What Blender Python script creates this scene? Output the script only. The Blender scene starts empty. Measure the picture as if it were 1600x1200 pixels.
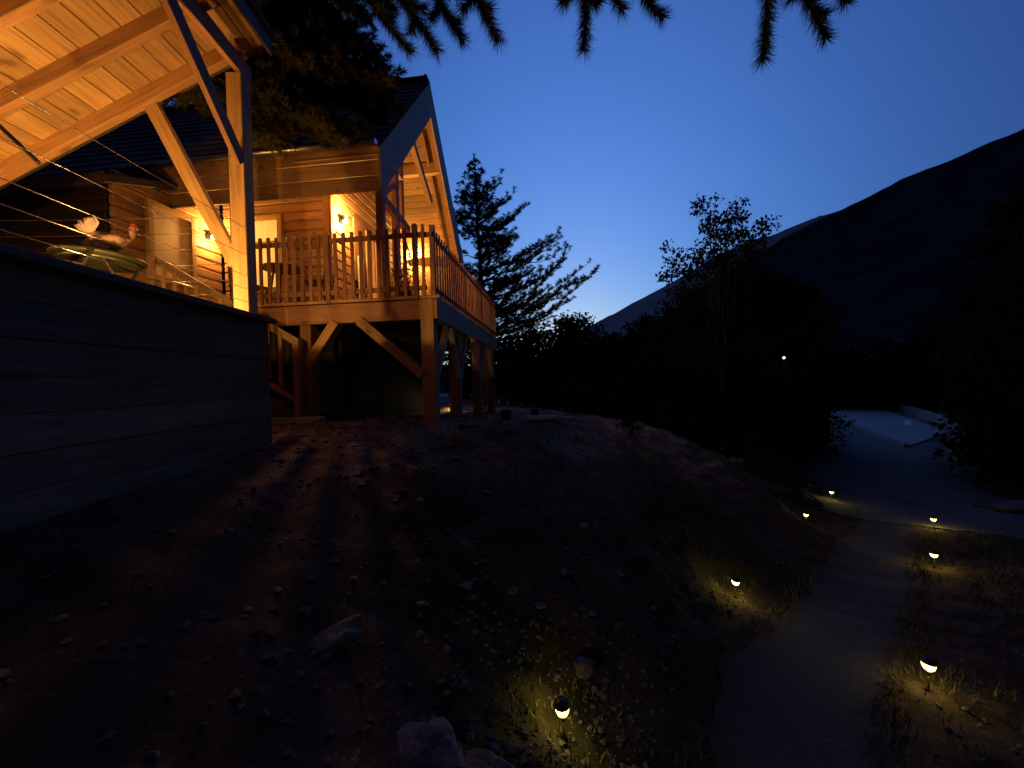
import bpy, bmesh, math, random
import numpy as np
from mathutils import Vector, Matrix, noise as mnoise
random.seed(7)
rng = np.random.default_rng(7)
SC = bpy.context.scene
COL = SC.collection
EYE = 3.6
R = math.radians

# ------------------------------------------------------------------ camera
RHO, PIT, FOC = R(1.6), R(-0.6), 600.0
cF = Vector((0, math.cos(PIT), math.sin(PIT)))
_r0 = Vector((1, 0, 0)); _u0 = _r0.cross(cF)
cR = _r0*math.cos(RHO) - _u0*math.sin(RHO)
cU = _r0*math.sin(RHO) + _u0*math.cos(RHO)
cam_d = bpy.data.cameras.new('camera'); cam = bpy.data.objects.new('camera', cam_d); COL.objects.link(cam)
cam_d.sensor_width = 36; cam_d.lens = 13.5; cam_d.clip_start = .05; cam_d.clip_end = 20000
mm = Matrix((cR, cU, -cF)).transposed().to_4x4(); mm.translation = Vector((0, 0, EYE)); cam.matrix_world = mm
SC.camera = cam

# ------------------------------------------------------------------ sky: sun just at the ridge after sunset
world = bpy.data.worlds.new('World'); SC.world = world; world.use_nodes = True
wn = world.node_tree; bgn = wn.nodes['Background']
sky = wn.nodes.new('ShaderNodeTexSky'); sky.sky_type = 'NISHITA'; sky.sun_disc = False
sky.sun_elevation = R(2); sky.sun_rotation = R(8); sky.ozone_density = 2.5; sky.dust_density = .3
tc = wn.nodes.new('ShaderNodeTexCoord')
dot = wn.nodes.new('ShaderNodeVectorMath'); dot.operation = 'DOT_PRODUCT'
dot.inputs[1].default_value = (math.sin(R(8)), math.cos(R(8)), 0)
wn.links.new(tc.outputs['Generated'], dot.inputs[0])
sep = wn.nodes.new('ShaderNodeSeparateXYZ'); wn.links.new(tc.outputs['Generated'], sep.inputs[0])
sc_ = wn.nodes.new('ShaderNodeSeparateColor'); wn.links.new(sky.outputs[0], sc_.inputs[0])
cc_ = wn.nodes.new('ShaderNodeCombineColor')
def wmath(op, a, b=None):
    n = wn.nodes.new('ShaderNodeMath'); n.operation = op
    for i, x in enumerate((a, b)):
        if x is None: continue
        if isinstance(x, (int, float)): n.inputs[i].default_value = x
        else: wn.links.new(x, n.inputs[i])
    return n.outputs[0]
zz = wmath('MAXIMUM', sep.outputs[2], -.02)
for i, (a, b, c) in enumerate(((-6.86, 4.29, 2.70), (-5.28, 3.31, 2.28), (-3.71, 2.40, 1.93))):
    e = wmath('ADD', wmath('MULTIPLY', dot.outputs['Value'], b), wmath('MULTIPLY', zz, c))
    k = wmath('EXPONENT', wmath('ADD', e, a + 1.897))
    o = wmath('MULTIPLY', sc_.outputs[i], k)
    wn.links.new(wmath('ADD', wmath('MINIMUM', o, (6.2, 6.2, 6.8)[i]), (.078, .060, .052)[i]), cc_.inputs[i])
wn.links.new(cc_.outputs[0], bgn.inputs[0]); bgn.inputs[1].default_value = .15

SC.view_settings.view_transform = 'Standard'; SC.view_settings.look = 'None'
SC.view_settings.exposure = 0; SC.view_settings.gamma = 1; SC.view_settings.use_curve_mapping = False
SC.render.engine = 'CYCLES'
SC.cycles.use_denoising = True
SC.cycles.max_bounces = 6; SC.cycles.diffuse_bounces = 4
SC.cycles.sample_clamp_indirect = 3.0

# ------------------------------------------------------------------ helpers
def tag(o, label=None, cat=None, group=None, kind=None):
    if label: o['label'] = label
    if cat: o['category'] = cat
    if group: o['group'] = group
    if kind: o['kind'] = kind
    return o
def empty(name, loc, rz=0, label=None, cat=None, group=None):
    o = bpy.data.objects.new(name, None); COL.objects.link(o); o.location = loc; o.rotation_euler = (0, 0, rz)
    o.empty_display_size = .2
    return tag(o, label, cat, group)
def link(name, me, parent=None, loc=(0, 0, 0), rot=None):
    o = bpy.data.objects.new(name, me); COL.objects.link(o)
    if parent: o.parent = parent
    if rot is None: o.location = loc
    else:
        m = rot.to_4x4() if not isinstance(rot, Matrix) or len(rot) == 3 else rot.copy()
        m.translation = Vector(loc); o.matrix_local = m
    return o
def copy_tree(o, parent=None):
    c = o.copy(); COL.objects.link(c); c.parent = parent
    for ch in list(o.children): copy_tree(ch, c)
    return c
def pymesh(name, v, f, mat, smooth=False):
    me = bpy.data.meshes.new(name); me.from_pydata([tuple(p) for p in v], [], [tuple(q) for q in f]); me.update()
    if mat: me.materials.append(mat)
    if smooth: me.polygons.foreach_set('use_smooth', [True]*len(me.polygons))
    return me
def tris_mesh(name, V, mat):
    """V: (n,3,3) array of loose triangles"""
    V = np.asarray(V, float); n = len(V); me = bpy.data.meshes.new(name)
    me.vertices.add(n*3); me.vertices.foreach_set('co', V.reshape(-1))
    me.loops.add(n*3); me.loops.foreach_set('vertex_index', np.arange(n*3))
    me.polygons.add(n); me.polygons.foreach_set('loop_start', np.arange(0, n*3, 3)); me.polygons.foreach_set('loop_total', np.full(n, 3))
    me.update(calc_edges=True); me.validate(); me.materials.append(mat)
    return me
def pix(x, y, d):
    """point seen in direction (x,y) of the photograph, d metres ahead of the viewer"""
    return Vector((0, 0, EYE)) + (cF + cR*((x-800)/FOC) + cU*((600-y)/FOC))*d

# ------------------------------------------------------------------ materials
def newmat(name):
    m = bpy.data.materials.new(name); m.use_nodes = True
    return m, m.node_tree.nodes, m.node_tree.links, m.node_tree.nodes['Principled BSDF']
def ramp(N, L, fac, stops):
    r = N.new('ShaderNodeValToRGB'); cr = r.color_ramp
    while len(cr.elements) < len(stops): cr.elements.new(.5)
    for e, (p, c) in zip(cr.elements, stops): e.position = p; e.color = (*c, 1)
    L.new(fac, r.inputs[0]); return r.outputs[0]
def mul(c, k): return tuple(min(1, x*k) for x in c)
_wood = {}
def wood(base, axis, rough=.62, knots=True):
    key = (base, axis, rough)
    if key in _wood: return _wood[key]
    m, N, L, B = newmat('wood_%d' % len(_wood))
    tc = N.new('ShaderNodeTexCoord'); oi = N.new('ShaderNodeObjectInfo')
    off = N.new('ShaderNodeVectorMath'); off.operation = 'SCALE'; off.inputs[0].default_value = (17, 23, 31); L.new(oi.outputs['Random'], off.inputs['Scale'])
    add = N.new('ShaderNodeVectorMath'); add.operation = 'ADD'; L.new(tc.outputs['Object'], add.inputs[0]); L.new(off.outputs[0], add.inputs[1])
    mp = N.new('ShaderNodeMapping'); s = [16, 16, 16]; s[axis] = .9; mp.inputs['Scale'].default_value = s; L.new(add.outputs[0], mp.inputs[0])
    n1 = N.new('ShaderNodeTexNoise'); n1.inputs['Scale'].default_value = 2.2; n1.inputs['Detail'].default_value = 6; n1.inputs['Distortion'].default_value = .6; L.new(mp.outputs[0], n1.inputs[0])
    g = ramp(N, L, n1.outputs[0], [(.28, mul(base, .62)), (.5, base), (.75, mul(base, 1.25))])
    # knots
    vo = N.new('ShaderNodeTexVoronoi'); mp2 = N.new('ShaderNodeMapping'); s2 = [5, 5, 5]; s2[axis] = 2.0; mp2.inputs['Scale'].default_value = s2
    L.new(add.outputs[0], mp2.inputs[0]); L.new(mp2.outputs[0], vo.inputs[0]); vo.inputs['Scale'].default_value = 1
    kn = ramp(N, L, vo.outputs['Distance'], [(.05, (.25, .25, .25)), (.17, (1, 1, 1))])
    mx = N.new('ShaderNodeMix'); mx.data_type = 'RGBA'; mx.blend_type = 'MULTIPLY'; mx.inputs[0].default_value = .75
    L.new(g, mx.inputs[6]); L.new(kn, mx.inputs[7])
    # board to board variation and weather blotches
    n2 = N.new('ShaderNodeTexNoise'); n2.inputs['Scale'].default_value = 2.3; L.new(add.outputs[0], n2.inputs[0])
    hsv = N.new('ShaderNodeHueSaturation'); L.new(mx.outputs[2], hsv.inputs['Color'])
    mr = N.new('ShaderNodeMapRange'); mr.inputs[3].default_value = .72; mr.inputs[4].default_value = 1.2; L.new(oi.outputs['Random'], mr.inputs[0])
    mr2 = N.new('ShaderNodeMapRange'); mr2.inputs[3].default_value = .8; mr2.inputs[4].default_value = 1.2; L.new(n2.outputs[0], mr2.inputs[0])
    mm_ = N.new('ShaderNodeMath'); mm_.operation = 'MULTIPLY'; L.new(mr.outputs[0], mm_.inputs[0]); L.new(mr2.outputs[0], mm_.inputs[1])
    L.new(mm_.outputs[0], hsv.inputs['Value']); L.new(hsv.outputs[0], B.inputs['Base Color'])
    B.inputs['Roughness'].default_value = rough
    bp = N.new('ShaderNodeBump'); bp.inputs['Strength'].default_value = .35; bp.inputs['Distance'].default_value = .004; L.new(n1.outputs[0], bp.inputs['Height']); L.new(bp.outputs[0], B.inputs['Normal'])
    _wood[key] = m; return m
PINE = (.47, .32, .15); OAK = (.33, .175, .10); DARKW = (.085, .055, .038); GREYW = (.46, .40, .33); WARM = (.40, .24, .12); WALLW = (.20, .16, .11); RAFT = (.42, .25, .12)
def noisy(name, c1, c2, scale=8, rough=.8, metal=0, bump=0, spec=None, detail=5):
    m, N, L, B = newmat(name); tc = N.new('ShaderNodeTexCoord'); n = N.new('ShaderNodeTexNoise')
    n.inputs['Scale'].default_value = scale; n.inputs['Detail'].default_value = detail; L.new(tc.outputs['Object'], n.inputs[0])
    L.new(ramp(N, L, n.outputs[0], [(.3, c1), (.7, c2)]), B.inputs['Base Color'])
    B.inputs['Roughness'].default_value = rough; B.inputs['Metallic'].default_value = metal
    if spec is not None: B.inputs['Specular IOR Level'].default_value = spec
    if bump:
        b = N.new('ShaderNodeBump'); b.inputs['Strength'].default_value = bump; b.inputs['Distance'].default_value = .02; L.new(n.outputs[0], b.inputs['Height']); L.new(b.outputs[0], B.inputs['Normal'])
    return m
def emit(name, col, s, c2=None, scale=4):
    m, N, L, B = newmat(name); B.inputs['Base Color'].default_value = (.3, .25, .2, 1); B.inputs['Emission Strength'].default_value = s
    if c2:
        tc = N.new('ShaderNodeTexCoord'); n = N.new('ShaderNodeTexNoise'); n.inputs['Scale'].default_value = scale; n.inputs['Detail'].default_value = 2
        mp = N.new('ShaderNodeMapping'); mp.inputs['Scale'].default_value = (3, 3, .6); L.new(tc.outputs['Object'], mp.inputs[0]); L.new(mp.outputs[0], n.inputs[0])
        L.new(ramp(N, L, n.outputs[0], [(.38, c2), (.6, col)]), B.inputs['Emission Color'])
    else: B.inputs['Emission Color'].default_value = (*col, 1)
    return m
M = {}
M['black_metal'] = noisy('black_metal', (.012, .012, .013), (.03, .03, .032), 30, .45, .6)
M['zinc'] = noisy('zinc', (.35, .36, .38), (.55, .56, .58), 9, .32, .95)
M['steel'] = noisy('steel', (.14, .14, .14), (.20, .20, .20), 9, .3, .9)
M['shingle'] = noisy('shingle', (.05, .05, .055), (.11, .105, .10), 6, .85, 0, .5)
M['bark'] = noisy('bark', (.035, .025, .018), (.10, .07, .05), 14, .95, 0, .9)
M['stone'] = noisy('stone', (.045, .042, .038), (.10, .095, .09), 7, .9, 0, .6)
M['stone_pale'] = noisy('stone_pale', (.085, .082, .078), (.165, .16, .152), 9, .85, 0, .5)
M['glassy'] = noisy('blind', (.42, .36, .28), (.55, .48, .38), 3, .5)
M['concrete'] = noisy('concrete', (.20, .20, .20), (.34, .33, .32), 5, .9, 0, .3)
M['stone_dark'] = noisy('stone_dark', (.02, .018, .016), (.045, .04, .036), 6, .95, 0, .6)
M['plastic_black'] = noisy('plastic_black', (.012, .012, .013), (.022, .022, .024), 5, .4)
M['green_metal'] = noisy('green_metal', (.013, .018, .010), (.024, .032, .017), 6, .4)
M['feather_white'] = noisy('feather_white', (.26, .22, .26), (.46, .42, .46), 28, .8, 0, .6)
M['feather_brown'] = noisy('feather_brown', (.12, .06, .035), (.36, .26, .18), 22, .8, 0, .6)
M['comb'] = noisy('comb', (.55, .05, .02), (.7, .09, .03), 16, .6)
M['beak'] = noisy('beak', (.6, .35, .08), (.7, .45, .12), 16, .5)
M['leaf'] = noisy('leaf', (.018, .035, .012), (.05, .085, .028), .9, .9, spec=.1)
M['leaf_dark'] = noisy('leaf_dark', (.008, .016, .008), (.022, .036, .018), .9, .9, spec=.1)
M['needle'] = noisy('needle', (.020, .036, .016), (.055, .075, .028), 1.3, .9, spec=.1)
M['needle_near'] = noisy('needle_near', (.035, .045, .016), (.13, .12, .04), 2.2, .9, spec=.1)
M['grass'] = noisy('grass', (.035, .05, .015), (.13, .12, .05), 2.0, .8)
M['lamp_lens'] = emit('lamp_lens', (1, .80, .40), 1.7)
_m = M['lamp_lens']; _N = _m.node_tree.nodes; _L = _m.node_tree.links; _o = [n for n in _N if n.type == 'OUTPUT_MATERIAL'][0]
_t = _N.new('ShaderNodeBsdfTransparent'); _x = _N.new('ShaderNodeMixShader'); _x.inputs[0].default_value = .55
_L.new(_t.outputs[0], _x.inputs[1]); _L.new(_N['Principled BSDF'].outputs[0], _x.inputs[2]); _L.new(_x.outputs[0], _o.inputs[0])
M['lamp_far'] = emit('lamp_far', (.9, .95, 1), 5)
M['bulb'] = emit('bulb', (1, .62, .22), 30)
M['pane_glow'] = emit('pane_glow', (1, .43, .075), 1.15, (1, .33, .045))
M['pane_warm'] = emit('pane_warm', (1, .36, .07), .55, (.9, .24, .03), 6)
M['flame'] = emit('flame', (1, .5, .12), 12)
M['gravel'] = noisy('gravel', (.048, .047, .045), (.085, .083, .080), 40, .95, 0, .7, detail=8)
M['gravel_pale'] = noisy('gravel_pale', (.085, .09, .088), (.15, .155, .15), 12, .95, 0, .6, detail=8)
M['asphalt'] = noisy('asphalt', (.22, .23, .22), (.30, .31, .31), .5, .55, 0, .1)
M['white_paint'] = noisy('white_paint', (.7, .7, .7), (.82, .82, .82), 3, .5)
M['curtain'] = noisy('curtain', (.5, .5, .58), (.62, .62, .72), 9, .8)

for nm, wid in (('gravel', .30), ('gravel_pale', 1.0)):
    N = M[nm].node_tree.nodes; L = M[nm].node_tree.links; B = N['Principled BSDF']; src = B.inputs['Base Color'].links[0].from_socket
    at_ = N.new('ShaderNodeAttribute'); at_.attribute_name = 'edge'; tc = N.new('ShaderNodeTexCoord'); nz_ = N.new('ShaderNodeTexNoise'); nz_.inputs['Scale'].default_value = 5; nz_.inputs['Detail'].default_value = 7; L.new(tc.outputs['Object'], nz_.inputs[0])
    ma = N.new('ShaderNodeMath'); ma.operation = 'MULTIPLY_ADD'; L.new(nz_.outputs[0], ma.inputs[0]); ma.inputs[1].default_value = -wid*1.5; L.new(at_.outputs['Fac'], ma.inputs[2])
    mr = N.new('ShaderNodeMapRange'); L.new(ma.outputs[0], mr.inputs[0]); mr.inputs[1].default_value = -wid*.75; mr.inputs[2].default_value = wid*.2; mr.inputs[3].default_value = 0; mr.inputs[4].default_value = 1
    mx = N.new('ShaderNodeMix'); mx.data_type = 'RGBA'; L.new(mr.outputs[0], mx.inputs[0]); mx.inputs[6].default_value = (.052, .036, .026, 1); L.new(src, mx.inputs[7]); L.new(mx.outputs[2], B.inputs['Base Color'])
# ground: dry earth, gravelly, with tufts and stains
def ground_mat():
    m, N, L, B = newmat('earth'); tc = N.new('ShaderNodeTexCoord')
    def nz(s, d=6, rough=.6):
        n = N.new('ShaderNodeTexNoise'); n.inputs['Scale'].default_value = s; n.inputs['Detail'].default_value = d; n.inputs['Roughness'].default_value = rough
        L.new(tc.outputs['Object'], n.inputs[0]); return n
    big = nz(.55, 4); mid = nz(3.5, 6, .7); fin = nz(26, 8, .75)
    a = ramp(N, L, mid.outputs[0], [(.3, (.085, .056, .040)), (.52, (.135, .092, .066)), (.72, (.19, .145, .112))])
    b = ramp(N, L, mid.outputs[0], [(.3, (.024, .024, .011)), (.6, (.06, .054, .028)), (.8, (.10, .085, .05))])
    k = ramp(N, L, big.outputs[0], [(.46, (0, 0, 0)), (.60, (1, 1, 1))])
    mx = N.new('ShaderNodeMix'); mx.data_type = 'RGBA'; L.new(k, mx.inputs[0]); L.new(a, mx.inputs[6]); L.new(b, mx.inputs[7])
    f = ramp(N, L, fin.outputs[0], [(.3, (.5, .5, .5)), (.5, (1, 1, 1)), (.72, (1.6, 1.55, 1.5))])
    m2 = N.new('ShaderNodeMix'); m2.data_type = 'RGBA'; m2.blend_type = 'MULTIPLY'; m2.inputs[0].default_value = 1; L.new(mx.outputs[2], m2.inputs[6]); L.new(f, m2.inputs[7])
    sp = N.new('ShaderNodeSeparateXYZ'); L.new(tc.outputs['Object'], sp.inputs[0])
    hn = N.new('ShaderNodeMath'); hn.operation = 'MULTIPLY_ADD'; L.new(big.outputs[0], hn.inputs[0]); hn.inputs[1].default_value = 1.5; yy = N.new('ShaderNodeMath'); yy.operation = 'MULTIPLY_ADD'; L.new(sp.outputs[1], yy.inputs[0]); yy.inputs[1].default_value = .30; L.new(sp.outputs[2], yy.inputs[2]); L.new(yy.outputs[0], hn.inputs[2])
    hm = N.new('ShaderNodeMapRange'); L.new(hn.outputs[0], hm.inputs[0]); hm.inputs[1].default_value = EYE-.15+.75; hm.inputs[2].default_value = EYE+1.0+.75; hm.inputs[3].default_value = .60; hm.inputs[4].default_value = 2.1  # skylit plateau and darker lower bank are put into the soil colour
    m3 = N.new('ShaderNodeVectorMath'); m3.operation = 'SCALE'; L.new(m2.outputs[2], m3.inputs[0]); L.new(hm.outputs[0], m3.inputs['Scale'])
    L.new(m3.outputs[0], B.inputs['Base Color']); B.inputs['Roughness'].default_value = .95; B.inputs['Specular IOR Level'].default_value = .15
    bp = N.new('ShaderNodeBump'); bp.inputs['Strength'].default_value = .9; bp.inputs['Distance'].default_value = .03
    ad = N.new('ShaderNodeMath'); ad.operation = 'ADD'; L.new(mid.outputs[0], ad.inputs[0]); L.new(fin.outputs[0], ad.inputs[1]); L.new(ad.outputs[0], bp.inputs['Height']); L.new(bp.outputs[0], B.inputs['Normal'])
    return m
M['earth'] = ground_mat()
def hill_mat(name, c1, c2, s):
    m, N, L, B = newmat(name); tc = N.new('ShaderNodeTexCoord'); n = N.new('ShaderNodeTexNoise'); n.inputs['Scale'].default_value = s; n.inputs['Detail'].default_value = 9; n.inputs['Roughness'].default_value = .65
    L.new(tc.outputs['Object'], n.inputs[0]); L.new(ramp(N, L, n.outputs[0], [(.35, c1), (.65, c2)]), B.inputs['Base Color']); B.inputs['Roughness'].default_value = 1; B.inputs['Specular IOR Level'].default_value = 0
    return m
M['forest_hill'] = hill_mat('forest_hill', (.022, .024, .026), (.045, .044, .048), .02)
M['hazy_hill'] = hill_mat('hazy_hill', (.28, .28, .28), (.40, .40, .40), .008)  # pale grey puts the haze over the far ridge into its colour

# ------------------------------------------------------------------ terrain
CP = np.array([
 (-8, -4, -.6), (-3, -2, -.6), (-2.7, 1, -.58), (-2.66, 2.4, -.6), (-2.6, 4.1, -.56), (-3.5, 5, -.55), (-5, 5, -.5), (-2, 5, -.55), (-1.2, 5.7, -.57), (-9, 8, -.4), (-9, 2, -.5),
 (-1.0, 7.1, -.78), (-.8, 9.3, -.93), (-.56, 11.2, -.98), (-4, 9, -.7), (-5, 14, -.6), (-.6, 14, -1.05), (3, 13, -1.35), (-2, 20, -1.0), (4, 20, -2.0),
 (-.85, 1.7, -1.4), (0, 2, -2.0), (-.4, 1.9, -1.75), (0, 0, -1.7), (-1.5, 1.6, -1.0), (-1.1, 3.3, -1.12), (-1.7, 4.2, -.72), (.3, 2.48, -2.33), (1.3, 3.8, -2.3), (.36, 4.3, -1.5), (1, 5.8, -1.22),
 (.1, 5.8, -.85), (1.7, 6.9, -1.3), (2.2, 6.0, -2.0), (4.3, 8.6, -1.80), (5.1, 8.6, -2.15), (2.3, 9, -1.2), (4, 10.5, -1.5), (2.82, 4.97, -2.9), (6.42, 8.47, -3.42), (8.65, 10.47, -3.55), (3.4, 3.17, -2.68), (6.52, 5.97, -3.12), (8.7, 7.97, -3.34),
 (2.2, 3.1, -2.66), (3.8, 4.3, -2.85), (5.3, 5.8, -3.1), (8.5, 8.8, -3.45), (1.5, 1.2, -2.5), (3, 0, -2.6), (6, 2, -2.85), (10, 4, -3.1), (10, 15, -3.7), (16, 15, -3.95), (7, 14, -2.5), (14, 9, -3.6), (22, 21, -4.35), (34, 40, -4.6), (31, 28, -4.5), (54, 60, -4.6),
 (12, 30, -3.6), (0, 40, -2.6), (-30, 30, 1.5), (-20, 10, .4), (-30, -10, 0), (30, 5, -4.0), (30, -20, -4), (0, -25, -2.2), (60, 20, -4.8), (10, 60, -4)], float)
def tps_fit(P):
    n = len(P); d = np.linalg.norm(P[:, None, :2]-P[None, :, :2], axis=2); K = np.where(d > 0, d*d*np.log(d+1e-12), 0) + np.eye(n)*.08
    Q = np.c_[np.ones(n), P[:, :2]]; A = np.zeros((n+3, n+3)); A[:n, :n] = K; A[:n, n:] = Q; A[n:, :n] = Q.T
    return np.linalg.solve(A, np.r_[P[:, 2], 0, 0, 0])
TW = tps_fit(CP)
def base_h(x, y):
    x = np.asarray(x, float); y = np.asarray(y, float); sh = x.shape; X = x.reshape(-1); Y = y.reshape(-1)
    out = np.empty(len(X))
    for i in range(0, len(X), 20000):
        a = X[i:i+20000]; b = Y[i:i+20000]
        ca = np.clip(a, -60, 80); cb = np.clip(b, -40, 90)
        d2 = (ca[:, None]-CP[:, 0])**2 + (cb[:, None]-CP[:, 1])**2
        h = (.5*d2*np.log(d2+1e-12)) @ TW[:-3] + TW[-3] + TW[-2]*ca + TW[-1]*cb
        r = np.hypot(a, b); t = np.clip((r-45)/60, 0, 1); t = t*t*(3-2*t)
        out[i:i+20000] = np.clip(h, -6, 3)*(1-t) - 5.5*t
    return out.reshape(sh)
PATH = [(1.0, 1.4), (2.2, 3.05), (3.8, 4.45), (5.4, 5.9), (8.5, 8.85), (10.5, 11.0)]
def dpath(x, y):
    d = np.full(np.shape(x), 1e9)
    for (ax, ay), (bx, by) in zip(PATH[:-1], PATH[1:]):
        L2 = (bx-ax)**2+(by-ay)**2; t = np.clip(((x-ax)*(bx-ax)+(y-ay)*(by-ay))/L2, 0, 1)
        d = np.minimum(d, np.hypot(x-ax-t*(bx-ax), y-ay-t*(by-ay)))
    return d
_ph = rng.uniform(0, 6.28, (40, 2)); _dir = rng.uniform(0, 6.28, 40)
def rough_h(x, y):
    z = np.zeros(np.shape(x)); k = 0
    for wl, am, n in ((2.2, .035, 6), (.9, .022, 8), (.42, .012, 10), (.2, .006, 12)):
        for _ in range(n):
            a = _dir[k % 40]; z = z + am*.55*np.sin((x*np.cos(a)+y*np.sin(a))*6.283/wl*(1+.13*(k % 5)) + _ph[k % 40, 0]); k += 1
    return z
def H(x, y):
    x = np.asarray(x, float); y = np.asarray(y, float)
    w = np.clip((dpath(x, y)-.62)/.6, .03, 1); r = np.hypot(x, y)
    w = w*np.clip(1-(r-12)/10, 0, 1)*np.clip((x+2.55)/.7, .12, 1)
    w = w*np.clip(1-np.clip((x-8.5)/2, 0, 1)*np.clip((y-6)/2, 0, 1), .05, 1)
    return base_h(x, y) + rough_h(x, y)*w + EYE
def Hz(x, y): return float(H(np.array([x]), np.array([y]))[0])
def axis(lo, hi, step, far):
    a = list(np.arange(lo, hi+1e-6, step)); s = step; l, h = lo, hi; L_, R_ = [], []
    while h < far: s *= 1.13; h += s; R_.append(h)
    s = step
    while l > -far: s *= 1.13; l -= s; L_.append(l)
    return np.array(L_[::-1] + a + R_)
gx = axis(-3.2, 9.5, .06, 9000); gy = axis(.6, 11.5, .06, 9000)
GX, GY = np.meshgrid(gx, gy); GZ = H(GX, GY); nx, ny = len(gx), len(gy)
gv = np.stack([GX, GY, GZ], -1).reshape(-1, 3)
i0 = (np.arange(ny-1)[:, None]*nx + np.arange(nx-1)[None, :]).reshape(-1)
gf = np.stack([i0, i0+1, i0+nx+1, i0+nx], 1)
def quad_mesh(name, v, f, mat, smooth=True):
    me = bpy.data.meshes.new(name); n = len(f)
    me.vertices.add(len(v)); me.vertices.foreach_set('co', np.asarray(v, float).reshape(-1))
    me.loops.add(n*4); me.loops.foreach_set('vertex_index', np.asarray(f).reshape(-1))
    me.polygons.add(n); me.polygons.foreach_set('loop_start', np.arange(0, n*4, 4)); me.polygons.foreach_set('loop_total', np.full(n, 4))
    me.polygons.foreach_set('use_smooth', np.full(n, smooth)); me.update(calc_edges=True); me.materials.append(mat); return me
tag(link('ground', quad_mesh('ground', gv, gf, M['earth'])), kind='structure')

# garden path, gravel yard and paved road: draped sheets
def drape(name, poly_rows, mat, lift):
    """rows of (x,y) points -> sheet on the terrain"""
    n = len(poly_rows[0]); v = []
    for r in poly_rows: v += r
    a = np.array(v); z = H(a[:, 0], a[:, 1]) + lift
    f = [(i*n+j, i*n+j+1, (i+1)*n+j+1, (i+1)*n+j) for i in range(len(poly_rows)-1) for j in range(n-1)]
    me = quad_mesh(name, np.c_[a, z], f, mat); at_ = me.attributes.new('edge', 'FLOAT', 'POINT')
    wd = [math.dist(r[0], r[-1]) for r in poly_rows]
    at_.data.foreach_set('value', [min(j, n-1-j)/(n-1)*wd[i] for i in range(len(poly_rows)) for j in range(n)])
    return tag(link(name, me), kind='structure')
def smooth_line(P, n):
    P = [Vector((*p, 0)) for p in P]; out = []
    segs = len(P)-1
    for i in range(n+1):
        t = i/n*segs; k = min(int(t), segs-1); f = t-k
        p0 = P[max(k-1, 0)]; p1 = P[k]; p2 = P[k+1]; p3 = P[min(k+2, segs)]
        out.append(.5*((2*p1)+(p2-p0)*f+(2*p0-5*p1+4*p2-p3)*f*f+(3*p1-p0-3*p2+p3)*f**3))
    return out
cl = smooth_line(PATH, 230); rows = []
for i, p in enumerate(cl):
    d = (cl[min(i+1, len(cl)-1)]-cl[max(i-1, 0)]).normalized(); nrm = Vector((-d.y, d.x, 0)); s = i/len(cl)
    wl = .47+.03*s + .05*math.sin(i*.17)+.03*math.sin(i*.41+1)+.012*math.sin(i*.9); wr = .53+.03*s + .05*math.sin(i*.14+2)+.03*math.sin(i*.37)+.012*math.sin(i*.8)
    rows.append([tuple((p+nrm*(wl-(wl+wr)*j/20)).xy) for j in range(21)])
drape('path', rows, M['gravel'], .012)
YL = [(7.6, 9.6), (9.6, 12.2), (11, 15.5), (14.2, 17.8), (19, 22.5), (26, 31), (33, 39)]
YR = [(9.7, 6.6), (12.2, 8.4), (14.2, 11.4), (17.2, 15.4), (22.5, 20.2), (29.5, 26.3), (36, 33)]
la = smooth_line(YL, 60); lb = smooth_line(YR, 60)
rows = []
for i in range(61):
    a, b = la[i], lb[i]; ww = .12*math.sin(i*1.3)+.08*math.sin(i*2.9)
    rows.append([tuple((a.lerp(b, j/24) + (b-a).normalized()*(ww*(1-j/12))).xy) for j in range(25)])
drape('driveway', rows, M['gravel_pale'], .024)
RQ = [(33, 40.5), (21.5, 21), (30, 26.5), (52, 57)]
def quadrows(Q, n, m):
    q = [Vector((*p, 0)) for p in Q]
    return [[tuple(q[0].lerp(q[1], i/n).lerp(q[3].lerp(q[2], i/n), j/m).xy) for j in range(m+1)] for i in range(n+1)]
drape('road', quadrows(RQ, 30, 20), M['asphalt'], .10)
def kerb(name, a, b, w, h, mat):
    a = Vector((*a, 0)); b = Vector((*b, 0)); d = (b-a).normalized(); nrm = Vector((-d.y, d.x, 0)); v, f = [], []; n = 30
    for i in range(n+1):
        p = a.lerp(b, i/n); z = Hz(p.x, p.y)
        for s, zz_ in ((-.5, -.2), (-.5, h), (.5, h), (.5, -.2)): q = p+nrm*w*s; v.append((q.x, q.y, z+zz_))
    for i in range(n):
        for j in range(3): f.append((i*4+j, i*4+j+1, i*4+j+5, i*4+j+4))
    f += [(0, 1, 2, 3), (n*4+3, n*4+2, n*4+1, n*4)]
    return link(name, pymesh(name, v, f, mat))
tag(kerb('kerb', RQ[0], RQ[1], .16, .24, M['concrete']), kind='structure')
tag(kerb('low_wall', (32.2, 27.6), (55, 58), .3, .75, M['concrete']), 'low dark roadside wall along the far edge of the pale road', 'wall')
mk = quadrows([(34.2, 33.6), (31.2, 30.6), (31.5, 30.3), (34.5, 33.3)], 6, 1)
drape('road_marking', mk, M['white_paint'], .108)

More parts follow.
